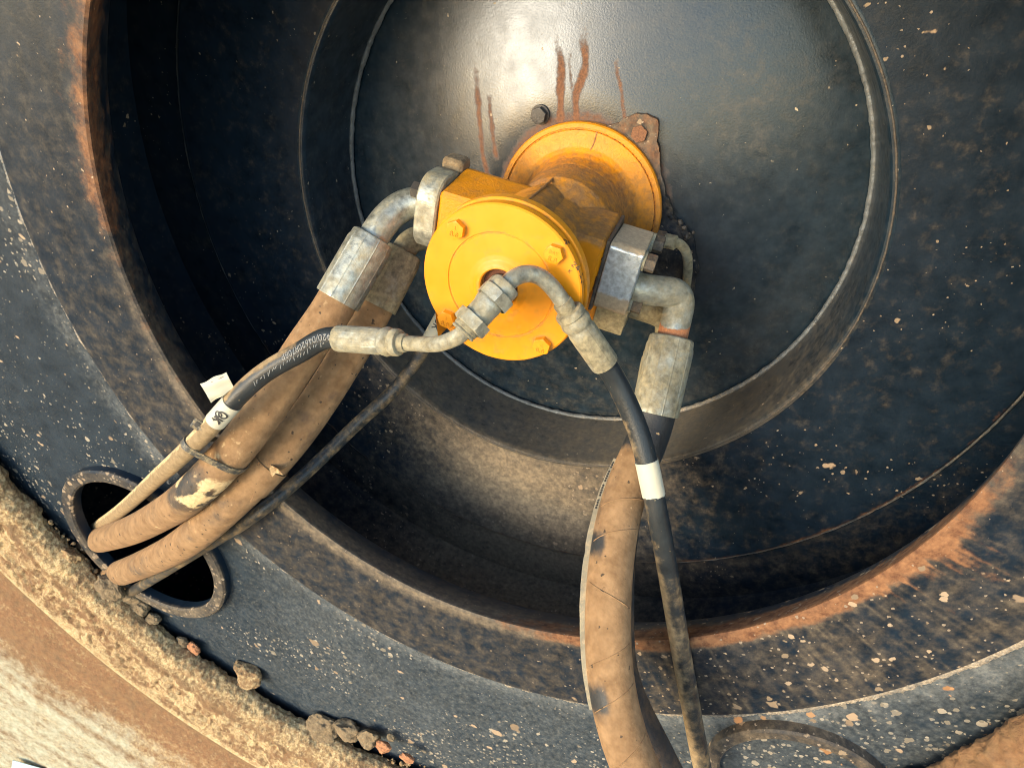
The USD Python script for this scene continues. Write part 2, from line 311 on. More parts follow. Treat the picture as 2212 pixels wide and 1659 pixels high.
# head plate with two round holes: an annulus grid whose points near the holes are pushed out to their edge
def head_plate(y, r0, r1, nr, na):
    rr = np.linspace(r0, r1, nr); aa = np.linspace(0, 2 * PI, na, endpoint=False)
    Rr, A = np.meshgrid(rr, aa, indexing='ij')
    P = np.stack([Rr * np.cos(A), np.full_like(Rr, y), Rr * np.sin(A)], -1)
    v, f = grid(P, closed_v=True); keep = np.ones(len(f), bool)
    for (cx, cz), ri, ro in HOLES:
        dx, dz = v[:, 0] - cx, v[:, 2] - cz; dd = np.hypot(dx, dz); mid = .5 * (ri + ro)
        near = (dd < mid) & (dd > mid - .03)
        k = mid / np.maximum(dd, 1e-6)
        inside = dd < mid - .012
        keep &= ~inside[f].any(1)
        pull = (dd < mid) & ~inside
        v[pull, 0] = cx + dx[pull] * k[pull]; v[pull, 2] = cz + dz[pull] * k[pull]
    return v, f[keep]
obj('head_plate', head_plate(-.310, .600, 1.16, 160, 1100), 'faded_paint', drum, True, head_mask)
def ring_mask(p):
    r, a = polar(p); d = np.degrees(a)
    low = sstep(.1, -.35, p[:, 2]); right = sstep(-.05, .3, p[:, 0]) * low
    lip = sstep(.494, .474, r)                                   # the inner edge, where dirt lies
    streak = fbm(np.stack([d * 2.6, r * 9, 0 * r], -1), 4, 11)
    dust = .08 + .10 * n3(p, 8) + .10 * low * sstep(.25, -.1, p[:, 0]) + .08 * right * n3(p, 14, 4) + .24 * right * sstep(.50, .75, streak) * n3(p, 13, 6) + .06 * right * sstep(.45, .6, n3(p, 16, 22))
    dust += lip * (.10 + .22 * low)
    back = sstep(-.334, -.325, p[:, 1])
    run = sstep(-.15, .25, p[:, 0]) * low
    leftup = sstep(-.30, -.40, p[:, 0]) * sstep(-.30, -.05, p[:, 2])
    rust = lip * (.05 + .72 * run + .22 * sstep(-.30, -.42, p[:, 0])) + .28 * leftup * sstep(.56, .50, r + .05 * n3(p, 12, 8)) * sstep(0., .12, p[:, 2] + .1 * n3(p, 9, 1)) + .24 * run * sstep(.512, .486, r + .04 * n3(p, 25, 8))
    fan = np.exp(-((d + 24) / 8) ** 2) * sstep(.58, .47, r) * sstep(.30, .70, fbm(np.stack([d * 1.1, r * 5, 0 * r], -1), 5, 17)) * .9
    return np.stack([dust, rust + fan, .28 + .34 * right], 1)
prof = rings([(.503, -.272), (.497, -.276), (.4685, -.327), (.4675, -.331), (.470, -.3335), (.55, -.3335), (.606, -.3315), (.610, -.328), (.610, -.300)], step=.004)
obj('opening_ring', lathe(prof, n=1000), 'black_paint', drum, 40, ring_mask)
def bead(R, y, r, n=1400, seed=0, ry=None, wob=.25, a0=0, a1=2 * PI, rip=.10):
    t = np.linspace(a0, a1, n, endpoint=False); q = np.linspace(0, 2 * PI, 12, endpoint=False)
    p0 = np.stack([np.cos(t), 0 * t, np.sin(t)], -1)
    arc = t * R / .0045                                          # ripples of the weld pool
    w = r * (1 + rip * np.abs(np.sin(arc * PI + 1.5 * noise(p0 * 30, seed))) + wob * (fbm(p0 * 40, 3, seed) - .5) * 2)
    ry = ry or r
    RR = R + (w[:, None] * np.cos(q)) + .15 * r * (noise(p0 * 25, seed + 3) - .5)[:, None] * 2
    Y = y + (w[:, None] * ry / r * np.sin(q))
    P = np.stack([RR * np.cos(t)[:, None], Y, RR * np.sin(t)[:, None]], -1)
    return fix(grid(P, closed_u=True, closed_v=True))
def weld_mask(p):
    low = sstep(.1, -.4, p[:, 2]); return np.stack([.32 + .55 * low * n3(p, 16, 7) + .3 * (n3(p, 14, 2) - .4), .12 * n3(p, 9, 6), 0 * low], 1)
obj('opening_weld', bead(.6175, -.3125, .0095, 2000, 1, rip=.16), 'weld', drum, True, weld_mask)
# cavity behind the opening
def cav_mask(p):
    r, a = polar(p); low = sstep(.0, -.36, p[:, 2]); mid = sstep(.40, -.05, abs(p[:, 0] + .05))
    dust = .03 + .08 * n3(p, 7) + (low * mid + .22 * sstep(-.2, -.5, p[:, 2]) * sstep(.56, .60, r)) * (.42 + .38 * n3(V(p) * V([1, 1, 2.2]), 7, 2))
    return np.stack([dust, .12 * low * np.exp(-((r - .575) / .006) ** 2) * 4, (.36 + .14 * low) * (.25 + .9 * sstep(.42, .62, n3(p, 8, 21)))], 1)
obj('cavity_wall', lathe(rings([(.668, -.072), (.668, -.3075), (.664, -.3080)], step=.008), n=500), 'black_paint', drum, 40, cav_mask)
obj('back_plate', lathe(rings([(.379, -.086), (.572, -.086), (.576, -.083), (.577, -.074), (.620, -.072), (.668, -.072)], step=.004), n=900), 'black_paint', drum, 40, cav_mask)
obj('back_weld', bead(.579, -.076, .0035, 900, 4), 'weld', drum, True, lambda p: np.stack([.35 + 0 * p[:, 0], .35 * sstep(-.1, .2, p[:, 0]) * sstep(0, -.4, p[:, 2]), 0 * p[:, 0]], 1))
def rec_mask(p):
    low = sstep(.05, -.33, p[:, 2]); return np.stack([.05 + .30 * low * n3(p, 10, 1) + .15 * low, 0 * low, .35 + 0 * low], 1)
obj('recess_wall', lathe(rings([(.3700, .0400), (.3715, -.083), (.3735, -.0862), (.3775, -.0868), (.381, -.086)], step=.006), n=500), 'glossy_black', drum, 40, rec_mask)
def wm2(p):
    d = np.degrees(np.arctan2(p[:, 2], p[:, 0]))
    hot = sstep(-100, -70, d) * sstep(-20, -45, d)
    return np.stack([.16 + .55 * hot * n3(p, 22, 5) + .2 * (n3(p, 16, 2) - .5), .06 + 0 * d, 0 * d], 1)
obj('recess_weld', bead(.3690, .0355, .0036, 1300, 5, wob=.35, rip=.04), 'weld', drum, True, wm2)
obj('recess_edge', bead(.3768, -.0865, .0012, 900, 6, wob=.1, rip=0), 'dark_steel', drum, True, lambda p: np.stack([.3 + 0 * p[:, 0], .15 + 0 * p[:, 0], 0 * p[:, 0]], 1))
# hub disc (a flat middle, then a shallow cone) with rust drips
def hub_y(r):
    r = np.asarray(r, float); a, b, k = .115, .160, .18
    return np.where(r < a, 0, np.where(r < b, k * (r - a) ** 2 / (2 * (b - a)), k * (b - a) / 2 + k * (r - b)))
def on_hub(px):
    p = aty(*px, 0)
    for _ in range(8): p = aty(*px, float(hub_y(np.hypot(p[0], p[2]))))
    return p
drips = []
for (xa, ya), (xb, yb), w, amp in (((1208, 88), (1217, 252), .0055, 1), ((1266, 62), (1247, 254), .0052, 1), ((1030, 135), (1048, 368), .0042, .8), ((1050, 195), (1074, 330), .0040, .75), ((1337, 110), (1345, 258), .0030, .7), ((1232, 92), (1236, 240), .0025, .45)):
    drips.append((on_hub((xa, ya)), on_hub((xb, yb)), w, amp))
def hub_mask(p):
    dust = .02 + .05 * n3(p, 8) + .16 * np.exp(-((p[:, 0] - .19) / .07) ** 2 - ((p[:, 2] - .13) / .07) ** 2) * n3(p, 16, 9) + .10 * sstep(-.1, -.3, p[:, 2]) * n3(p, 16, 3)
    rust = np.zeros(len(p))
    for k, (a, b, w, amp) in enumerate(drips):
        t = (a[2] - p[:, 2]) / (a[2] - b[2]); c = a[0] + (b[0] - a[0]) * t + .010 * (noise(np.stack([p[:, 2] * 28, 0 * t, 0 * t], -1), k) - .5)
        ww = w * (.75 + .5 * noise(np.stack([p[:, 2] * 60, 0 * t + 4, 0 * t], -1), k))
        g = sstep(ww * 1.5, ww * .3, abs(p[:, 0] - c)) * sstep(-.15, .35, t) * sstep(1.2, 1.05, t) * (.80 + .2 * t)
        rust = np.maximum(rust, g * amp)
    q = np.hypot(p[:, 0] - .010, p[:, 2] - .004)
    rust = np.maximum(rust, .60 * sstep(.128, .112, q + .03 * (n3(p, 30, 2) - .5)))
    return np.stack([dust, rust, .28 + 0 * dust], 1)
obj('hub_disc', lathe([(r, float(hub_y(r))) for r in np.linspace(.3735, .02, 150)], n=700), 'glossy_black', drum, True, hub_mask)
# hub bolts
for k, (px, mat) in enumerate((((1162, 251), 'dark_steel'), ((1380, 290), 'dark_steel'))):
    c = aty(*px, -.012)
    c[1] = 0
    b = obj('hub_bolt', [hexhead(c, (0, -1, 0), .0185, .013, .3), cyl(c, (0, -1, 0), .0125, .003)], mat, drum, 30,
            (lambda p: np.tile([.08, .0, 0], (len(p), 1))) if k == 0 else (lambda p: np.tile([.35, .95, 0], (len(p), 1))))
    if k: tag(b, 'rusted hub bolt')
# mounting plate behind the swivel, its right side caked with rust and mud
mp = [(1338, 272), (1350, 262), (1372, 253), (1396, 252), (1414, 263), (1419, 310), (1424, 380), (1440, 440), (1458, 480), (1494, 522), (1504, 585), (1490, 650), (1440, 690), (1330, 640), (1120, 420), (1200, 300)]
pl = [aty(*q, -.009)[[0, 2]] for q in mp]
from shapely.geometry import Polygon
pm = trimesh.creation.extrude_polygon(Polygon(pl).buffer(.003), .0085, engine='earcut').subdivide_to_size(.006)
v = pm.vertices; nz = fbm(np.c_[v[:, 0], v[:, 2] * 0, v[:, 1]] * 60, 5, 3) - .5
pv = np.c_[v[:, 0] + .007 * nz, -v[:, 2] - .0003 - .009 * np.clip(nz, 0, 1) * (v[:, 2] > .004), v[:, 1] + .007 * nz]
def mp_mask(p):
    up = sstep(.03, .06, p[:, 2] + .04 * (n3(p, 20, 4) - .5)); return np.stack([.22 + .2 * up, .03 + .42 * up, .5 + 0 * up], 1)
obj('mounting_plate', trimesh.Trimesh(pv, pm.faces[:, ::-1], process=False), 'black_paint', drum, 30, mp_mask)
cl = []
for px in ((1478, 492), (1490, 505), (1470, 480), (1497, 503), (1484, 512)):
    s = trimesh.creation.icosphere(2, .0018 + .0018 * rng.random()); s.vertices *= 1 + 1.6 * (fbm(s.vertices * 350 + rng.random(3) * 9, 3) - .5)[:, None]
    s.vertices += aty(px[0], px[1], -.012); cl.append(s)
obj('mud_crumbs', cl, 'dark_steel', drum, 50); tag(stage.GetPrimAtPath('/World/steel_drum/mud_crumbs'), kind='stuff')
# hole collars
def collar(c, ri, ro, y0, y1, mk):
    e = .003
    pr = rings([(ri, -.306), (ri, y0 + e), (ri + e, y0), (ro - e, y0), (ro, y0 + e), (ro, y1)], step=.006)
    return obj('hole_collar', lathe(pr, (c[0], 0, c[1]), n=260), 'black_paint', drum, 35, mk)
def col_mask(p):
    f = sstep(-.316, -.324, p[:, 1]); return np.stack([f * (.26 + .3 * (n3(p, 20, 3) - .4) + .12 * sstep(-.5, -.7, p[:, 2])), .10 * f, .95 * f], 1)
collar(*HOLES[0], -.326, -.305, col_mask)
collar(*HOLES[1], -.326, -.305, lambda p: np.stack([.22 + .3 * n3(p, 20, 3), .08 + 0 * p[:, 0], .8 + 0 * p[:, 0]], 1))
obj('cover_plate', lathe(rings([(.1, 0), (.004, 0)], step=.006), (.421, -.3135, -.635), n=90), 'faded_paint', drum, True, head_mask)
obj('drum_shell', lathe(rings([(1.16, -.335), (1.16, .10), (.01, .10)], step=.05), n=120), 'black_paint', drum, 40)

# ------------------------------------------------------------------ mud-caked rim in front
RC = V([-.187, 0, -.1815])
def rim_r(r): return .788 + (np.asarray(r) - .5105) * 1.16          # the outline is drawn round a smaller ring first
def rim_y(y): return -.333 + (np.asarray(y) + .512) * 1.31
def rim():
    pr = rings([(.66, -.492), (.55, -.497), (.519, -.503), (.5105, -.512), (.511, -.522), (.517, -.531), (.531, -.539), (.535, -.541)], step=.0026)
    pr += rings([(.535, -.541), (.603, -.5565), (.6085, -.559), (.613, -.5575), (.65, -.571)], step=.0026)[1:]
    pr += rings([(.65, -.571), (.75, -.597), (1.16, -.66)], step=.006)[1:]
    pr = V(pr)
    a = np.radians(np.r_[np.linspace(175, 345, 1150), np.linspace(345, 535, 140)[1:-1]])
    R, A = np.meshgrid(pr[:, 0], a, indexing='ij'); Y = np.repeat(pr[:, 1:], len(a), 1)
    D = np.stack([np.cos(A), 0 * A, np.sin(A)], -1)
    P = RC + rim_r(R)[..., None] * D + rim_y(Y)[..., None] * V([0, 1, 0])
    # mud: crumbs on the inner edge, flaking scales on the face, smooth smear outside
    N = np.gradient(pr, axis=0); N = np.c_[-N[:, 1], N[:, 0]]; N /= np.linalg.norm(N, axis=1, keepdims=True); N *= -1
    if N[len(N) // 2, 1] > 0: N = -N
    e1 = np.exp(-((R - .517) / .02) ** 2); e2 = sstep(.53, .545, R) * sstep(.612, .59, R); e3 = sstep(.61, .63, R)
    q = np.stack([A * .55 * 90, R * 40, 0 * A], -1)
    crumb = fbm(P * 110, 4, 1) - .5; lump = fbm(P * 22, 3, 2) - .5
    sc = np.abs(fbm(np.stack([A * .55 * 46, R * 62, 0 * A], -1) + 1.2 * lump[..., None], 4, 5) - .5) * 2
    sc = sstep(.0, .22, sc)
    flake = fbm(np.stack([A * .69 * 70 + R * 30, R * 110, 0 * A], -1), 4, 8) - .5
    h = e1 * (.011 * crumb + .018 * np.clip(lump, -.15, 1)) + e2 * (.0050 * (sc - .7) + .0075 * flake + .0040 * crumb + .005 * lump) + e3 * (.0018 * crumb + .003 * flake + .006 * lump)
    back = (Y > -.51) & (R > .53); h = np.where(back, 0, h)
    P = P + h[..., None] * (N[:, None, 0, None] * D + N[:, None, 1, None] * V([0, 1, 0]))
    return fix(grid(P, closed_v=True)), sc
rim_mesh, rim_sc = rim()
def streak_(a, r): return fbm(np.stack([a * 7 + r * 6, r * 75 + a * 9, 0 * a], -1), 4, 6)
def rim_mask(p):
    d = p - RC; r = .5105 + (np.hypot(d[:, 0], d[:, 2]) - .788) / 1.16; a = np.arctan2(d[:, 2], d[:, 0])
    lump = fbm(p * 22, 3, 2) - .5
    sc = sstep(.0, .22, np.abs(fbm(np.stack([a * .55 * 46, r * 62, 0 * a], -1) + 1.2 * lump[:, None], 4, 5) - .5) * 2)
    face = sstep(.535, .55, r) * sstep(.614, .602, r); edge = sstep(.545, .53, r)
    smear = sstep(.612, .622, r); far = sstep(.66, .80, r + .16 * (n3(p, 9, 7) - .5) + .05 * (streak_(a, r) - .5))
    ridge = np.exp(-((r - .609) / .005) ** 2)
    streak = fbm(np.stack([a * 7 + r * 6, r * 75 + a * 9, 0 * a], -1), 4, 6)
    dust = edge * (.45 + .5 * (n3(p, 26, 2) - .5)) + face * (.30 + .42 * sc * n3(p, 12, 3) * 1.7 + .35 * (n3(p, 60, 5) - .5)) + .6 * ridge + smear * (.24 + .8 * (streak - .4))
    right = sstep(.1, .3, p[:, 0])
    rust = .18 + face * (.2 + .4 * (n3(p, 7, 1) - .4)) + smear * (1 - far) * (.35 + .5 * (streak - .4)) + .3 * right
    return np.stack([dust * (1 - .6 * right), rust, smear * far * (.35 + .7 * (streak - .25))], 1)
def rim_depth(x, y):               # depth at which the ray through a pixel meets the smooth rim
    prof = V([(.5105, -.512), (.535, -.541), (.6085, -.559), (.65, -.571), (.75, -.597), (1.16, -.66)])
    for d in np.arange(.4, 2.0, .002):
        p = at(x, y, d); q = p - RC; r = math.hypot(q[0], q[2])
        if p[1] > np.interp(r, rim_r(prof[:, 0]), rim_y(prof[:, 1])) and r > .788: return d
    return 1.0
rt = thing('mud_caked_rim', 'thick rusty drum rim caked with dry ochre mud, curving across the lower left corner', 'drum rim')
obj('rim_ring', rim_mesh, 'mud', rt, True, rim_mask)

# ------------------------------------------------------------------ yellow rotary swivel
sw = thing('rotary_swivel', 'yellow cast rotary swivel joint with round front and rear flanges on the hub', 'swivel')
ANG = math.radians(-11)
E1, E2, EY = V([math.cos(ANG), 0, math.sin(ANG)]), V([-math.sin(ANG), 0, math.cos(ANG)]), V([0, 1.0, 0])
RFC = V([.010, 0, .004])
def yel_mask(top=.5, base=.06, chip=.0):
    def f(p):
        n = n3(p, 30, 3)
        return np.stack([base + .15 * (n - .4) + 0 * p[:, 0], chip + 0 * p[:, 0], 0 * p[:, 0]], 1)
    return f
def rear_mask(p):
    q = p - RFC; r = np.hypot(q[:, 0], q[:, 2])
    up = sstep(.02, .09, q[:, 2]); dust = .20 + .28 * (1 - up) + .25 * sstep(.085, .07, r) + .25 * (n3(p, 25, 2) - .5)
    rust = .55 * sstep(.1085, .1115, r) * n3(p, 40, 2) + .9 * np.exp(-((r - .1035) / .0009) ** 2) * .6
    return np.stack([dust, rust, 0 * r], 1)
obj('rear_flange', lathe(rings([(.108, -.0005), (.1115, -.004), (.1120, -.016), (.1105, -.0185), (.1055, -.0190), (.1046, -.0165), (.1036, -.0165), (.1026, -.0195), (.094, -.0205), (.083, -.0225), (.077, -.027), (.0730, -.036), (.0712, -.046), (.0700, -.057), (.068, -.064)], step=.0022), RFC, n=300), 'cast_yellow', sw, 32, rear_mask)
def neck_mask(p):
    dust = .62 + .35 * (n3(p, 22, 2) - .5) - .25 * sstep(-.01, -.06, p[:, 0]); return np.stack([dust, .0 * dust, 0 * dust], 1)
obj('neck', lathe(rings([(.066, -.045), (.0696, -.0575), (.0680, -.085), (.0668, -.112), (.060, -.124), (.050, -.134), (.0485, -.275)], step=.002), RFC, n=280), 'cast_yellow', sw, True, neck_mask)
def saddle():
    po = V([(.050, -.03), (.046, .012), (.034, .034), (.024, .050), (.013, .060), (.004, .0645), (-.005, .0655), (-.018, .0625), (-.040, .0545), (-.070, .046), (-.085, .030), (-.085, -.03)])
    c = CubicSpline(np.arange(len(po)), po); q = c(np.linspace(0, len(po) - 1, 90)); yy = np.linspace(-.272, -.106, 24)
    w = sstep(-.085, -.118, yy) ; P = np.stack([np.c_[q[:, 0] * (1 - .0 * a), 0 * q[:, 0] + y, q[:, 1]] for a, y in zip(w, yy)], 0)
    k = sstep(-.20, -.225, yy)[:, None] * sstep(-.02, -.06, q[:, 0])[None]; P[..., 2] -= .05 * k
    k = sstep(-.135, -.106, yy)[:, None]; P[..., 2] -= k * (.0015 + .03 * sstep(-.0, -.07, q[:, 0]))[None]
    return grid(P)
obj('body_saddle', saddle(), 'cast_yellow', sw, True, lambda p: np.stack([.14 + .55 * sstep(-.03, .012, p[:, 0] + .02 * (n3(p, 25, 2) - .5)) + .2 * (n3(p, 22, 2) - .5), 0 * p[:, 0], 0 * p[:, 0]], 1))
# casting line along the top of the neck and down the flange
ln = [V([.030, -.0190, .1060]), V([.028, -.0205, .0945]), V([.024, -.0225, .0845]), V([.0175, -.027, .0775])]
cast = [Tube(ln, .0011, 12, 8).mesh, Tube([V([.0175, -.0275, .0775]), V([.0135, -.033, .0750]), V([.006, -.060, .0712]), V([-.001, -.16, .0662]), V([-.005, -.268, .0655])], .0015, 20, 8).mesh]
obj('casting_line', cast, 'cast_yellow', sw, True, lambda p: np.tile([.75, .25, 0], (len(p), 1)))
# manifold block, in (along E1, y, along E2)
BF = (V([0, 0, 0]), E1, EY, E2)
def block_mask(p):
    v = p @ E2; u = p @ E1; n = n3(p, 26, 3)
    top = sstep(.030, .040, v) * 1.0
    dust = .10 + .18 * (n - .4) + top * (.18 + .35 * sstep(-.07, .04, u)) + .35 * sstep(-.02, -.05, v)
    chip = .75 * np.exp(-((u - .0788) / .0013) ** 2) * sstep(.45, .6, n3(p, 60, 8)) 
    return np.stack([dust, chip, 0 * dust], 1)
upper = [(-.192, -.022), (-.192, .036), (-.188, .042), (-.124, .0525), (-.116, .0515), (-.105, .03), (-.105, -.022)]
lower = [(-.146, -.084), (-.150, -.078), (-.150, -.005), (-.050, .01), (-.045, -.078), (-.049, -.084)]
def refine(mesh, s): return mesh.subdivide_to_size(s)
obj('manifold_block', [refine(prism(upper, -.121, .079, BF, .004), .008), refine(prism(lower, -.121, .084, BF, .003), .01)], 'cast_yellow', sw, 30, block_mask)
# front flange: body plate, gap, cover plate with a raised centre
BOLTPX = ((982, 498), (1195, 552), (1168, 750), (962, 692))
FC = V([-.002, -.290, .002]) + V([.0, 0, .0])
def front_mask(p):
    q = p - FC; r = np.hypot(q[:, 0], q[:, 2]); n = n3(p, 26, 2)
    right = sstep(-.01, .06, q[:, 0])
    chip = .62 * np.exp(-((r - .0858) / .0009) ** 2) * sstep(.52, .62, n3(p, 140, 4)) * sstep(.0, .05, q[:, 0])
    bd = np.min([np.hypot(p[:, 0] - b[0], p[:, 2] - b[2]) for b in (aty(*x, -.297) for x in BOLTPX)], axis=0)
    dust = .10 + .22 * (n - .45) + .30 * np.exp(-((bd - .0095) / .0022) ** 2) + .30 * np.exp(-((r - .057) / .0014) ** 2) + .22 * sstep(.05, .022, r) * n3(p, 45, 6) + .10 * right * n + .16 * sstep(-.02, -.075, q[:, 2]) * n + .45 * sstep(.0208, .0195, r)
    rust = chip + .9 * sstep(.0200, .0190, r)
    return np.stack([dust, rust, 0 * r], 1)
obj('body_flange', lathe(rings([(.05, .028), (.084, .028), (.0882, .0255), (.0882, .0148), (.0872, .0138), (.08, .0138), (.04, .0138)], step=.003), FC, n=240), 'yellow_paint', sw, 32, lambda p: np.tile([.3, .05, 0], (len(p), 1)))
obj('front_flange', lathe(rings([(.04, .0118), (.0848, .0112), (.0860, .0102), (.0860, .0015), (.0845, 0), (.0580, 0), (.0572, .0011), (.0564, .0011), (.0556, .0003), (.034, -.0004), (.029, -.0012), (.0245, -.0035), (.0215, -.0042), (.0203, -.0030), (.0198, .004), (.002, .004)], step=.0011), FC, n=420), 'yellow_paint', sw, 30, front_mask)
for k, px in enumerate(BOLTPX):
    c = aty(*px, -.297); c[1] = -.2895
    b = obj('flange_bolt', hexhead(c, (0, -1, 0), .0172, .0078, .35 + .5 * k), 'yellow_paint', sw, 28, lambda p: np.tile([.10, .0, 0], (len(p), 1)))
    t = meshkit.text_mesh('8.8', .0046, .0009); t.vertices -= [t.vertices[:, 0].mean(), .006, 0]
    t2 = meshkit.text_mesh('DAY' if k == 1 else '1', .0034, .0006); t2.vertices -= [t2.vertices[:, 0].mean(), -.0012, 0]
    tt = trimesh.util.concatenate([t, t2]); ca, sa = math.cos(-.25), math.sin(-.25)
    x, y = tt.vertices[:, 0] * ca - tt.vertices[:, 1] * sa, tt.vertices[:, 0] * sa + tt.vertices[:, 1] * ca
    tv = np.c_[c[0] + x, c[1] - .0077 - tt.vertices[:, 2], c[2] + y]
    obj('head_marking', trimesh.Trimesh(tv, tt.faces, process=False), 'yellow_paint', b, False, lambda p: np.tile([.25, 0, 0], (len(p), 1)))
# stamped marks on the flange
t = meshkit.text_mesh('24', .0055, .0002); t2 = meshkit.text_mesh('K', .004, .0002); t2.vertices += [.002, -.0075, 0]
t = trimesh.util.concatenate([t, t2]); o = aty(1232, 572, -.29); a = math.radians(-35)
x, y = t.vertices[:, 0] * math.cos(a) - t.vertices[:, 1] * math.sin(a), t.vertices[:, 0] * math.sin(a) + t.vertices[:, 1] * math.cos(a)
obj('stamped_mark', trimesh.Trimesh(np.c_[o[0] + x, -.2901 - t.vertices[:, 2], o[2] + y], t.faces, process=False), 'ink', sw, False)

# port blocks with their bolts
def port(name, u0, u1, y0, y1, v0, v1, mat, rnd, mk):
    return obj(name, refine(rbox((u0, y0, v0), (u1, y1, v1), rnd, BF), .008), mat, sw, 40, mk)
def pb(base, rust=0, spread=.3): return lambda p: np.stack([base + spread * (n3(p, 40, 3) - .5) * 2 + .25 * sstep(.03, .05, p @ E2), rust + 0 * p[:, 0], 0 * p[:, 0]], 1)
def stadium(u0, u1, y0, y1, v0, v1, rad, rb):
    """Block along E1 with corners rounded in the (y, v) plane."""
    from shapely.geometry import box
    q = box(y0 + rad, v0 + rad, y1 - rad, v1 - rad).buffer(rad, 12)
    return prism(list(q.exterior.coords)[:-1], u0, u1, BF, rb)
def blue_mask(p):
    v = p @ E2; u = p @ E1; n = n3(p, 34, 3)
    clean = sstep(-.022, -.008, v + .02 * (n - .5)) * sstep(.043, .037, v)
    return np.stack([.95 - .85 * clean + .2 * (n - .5), .12 * sstep(-.02, -.03, v) + 0 * v, 0 * v], 1)
obj('seal_plate', prism([(-.191, -.042), (-.191, .044), (-.12, .052), (-.112, .04), (-.112, -.042)], .0795, .0835, BF, .0006), 'dark_steel', sw, 30)
b1 = obj('port_block', refine(stadium(.084, .1225, -.193, -.118, -.037, .0445, .0075, .0012), .006), 'blue_zinc', sw, 35, blue_mask)
b2 = obj('port_block', refine(stadium(.0845, .123, -.150, -.060, -.086, -.0385, .006, .0012), .008), 'zinc', sw, 35, pb(.85))
b3 = obj('port_block', refine(stadium(-.149, -.1215, -.194, -.118, -.040, .052, .030, .002), .006), 'zinc', sw, 35, pb(.38))
b3b = obj('dirt_cap', refine(rbox((-.147, -.135, .045), (-.119, -.105, .062), .006, BF), .005), 'mud_grey', b3, 40)
b4 = obj('port_block', refine(stadium(-.149, -.1215, -.140, -.060, -.088, -.044, .012, .002), .008), 'zinc', sw, 35, pb(.7))
tag(b1, 'port block with bare bluish zinc face'); 
def flangebolt(px, Y, axis, af=.016, h=.011, mat='dark_steel', parent=sw, wash=True, mk=None):
    c = aty(*px, Y); return c
def pbolt(u, Y, v, sgn, mk, parent):
    c = E1 * u + E2 * v + V([0, Y, 0]); ax = E1 * sgn
    w = obj('washer', cyl(c, ax, .0112, .0030), 'zinc', parent, 30, lambda p: np.tile([.6, 0, 0], (len(p), 1)))
    return obj('port_bolt', [hexhead(c + ax * .0030, ax, .0180, .0115, .4)], 'dark_steel', parent, 30, mk)
dm = lambda d, g: (lambda p: np.stack([d + .3 * (n3(p, 60, 2) - .5), g + .6 * (n3(p, 50, 7) - .5), 0 * p[:, 0]], 1))
pbolt(.1225, -.128, .034, 1, dm(.40, .15), b1); pbolt(.1225, -.180, .030, 1, dm(.40, .22), b1); pbolt(.1225, -.165, -.030, 1, dm(.5, .2), b1)
pbolt(-.149, -.170, .026, -1, dm(.15, .1), b3)
# screwed pipe plug with a bent bleed pipe beside the front port
bp = thing('bleed_pipe', 'small bent grey steel pipe with a nut, right of the upper right port block', 'pipe', at(1441, 522, .80))
A_ = [at(1424, 517, .815), at(1440, 520, .81), at(1452, 523, .808)]
d_ = norm(A_[2] - A_[0])
obj('nut', hexhead(A_[0] - d_ * .003, d_, .019, .011, .2), 'dark_steel', bp, 30, dm(.45, .25))
obj('collar', lathe([(1e-4, 0), (.0085, 0), (.0092, .001), (.0092, .006), (.0088, .0068), (.0088, .009), (.0092, .0098), (.0092, .014), (.008, .015), (1e-4, .015)], A_[0] + d_ * .007, d_, 32), 'zinc', bp, 30, lambda p: np.tile([.75, .1, 0], (len(p), 1)))
obj('bent_pipe', Tube([at(1450, 522, .808), at(1463, 525, .81), at(1478, 537, .818), at(1485, 556, .83), at(1486, 580, .85), at(1483, 612, .88), at(1474, 650, .92)], .0062, 50, 16).mesh, 'zinc', bp, True, lambda p: np.tile([.62, .05, 0], (len(p), 1)))

# ------------------------------------------------------------------ hoses
def crimp(ridges=10, depth=.016, flat=.03):
    def s(t):
        f = np.abs((t * ridges / (2 * PI)) % 1 - .5) * 2             # 1 on a ridge, 0 in the middle of a flat
        poly = math.cos(PI / ridges) / np.cos(f * PI / ridges)
        return (1 - flat) + flat * poly + depth * sstep(.90, .97, f)
    return s
def ferrule(name, a, b, r, parent, mk, neck=.75, n=10, mat='zinc', seg=320):
    """Crimped sleeve from a (fitting end) to b (hose end)."""
    d = norm(b - a); L = np.linalg.norm(b - a)
    pr = rings([(r * .55, 0), (r * .84, 0), (r * .92, .0015), (r * .945, .004), (r * .95, L * .10), (r * .985, L * .13), (r, L * .16), (r, L - .0012), (r * .985, L), (r * .86, L), (r * .84, L - .008)], step=.006)
    s0 = crimp(n)
    return obj(name, lathe(pr, a, d, seg, up=CAM - a, sect=s0), mat, parent, 28, mk)
def zn(base, rust=0.0): return lambda p: np.stack([base + .7 * (n3(p, 30, 4) - .5), rust + 0 * p[:, 0], 0 * p[:, 0]], 1)
def uv(u, Y, v): return E1 * u + E2 * v + V([0, Y, 0])

def bend(a, da, b, db, k=.6, tail=.02):
    L = np.linalg.norm(b - a) * k; da, db = norm(da), norm(db); t = np.linspace(0, 1, 24)[:, None]
    p0, p1, p2, p3 = a, a + da * L, b - db * L, b
    q = (1 - t) ** 3 * p0 + 3 * t * (1 - t) ** 2 * p1 + 3 * t * t * (1 - t) * p2 + t ** 3 * p3
    return np.vstack([q, b + db * tail])
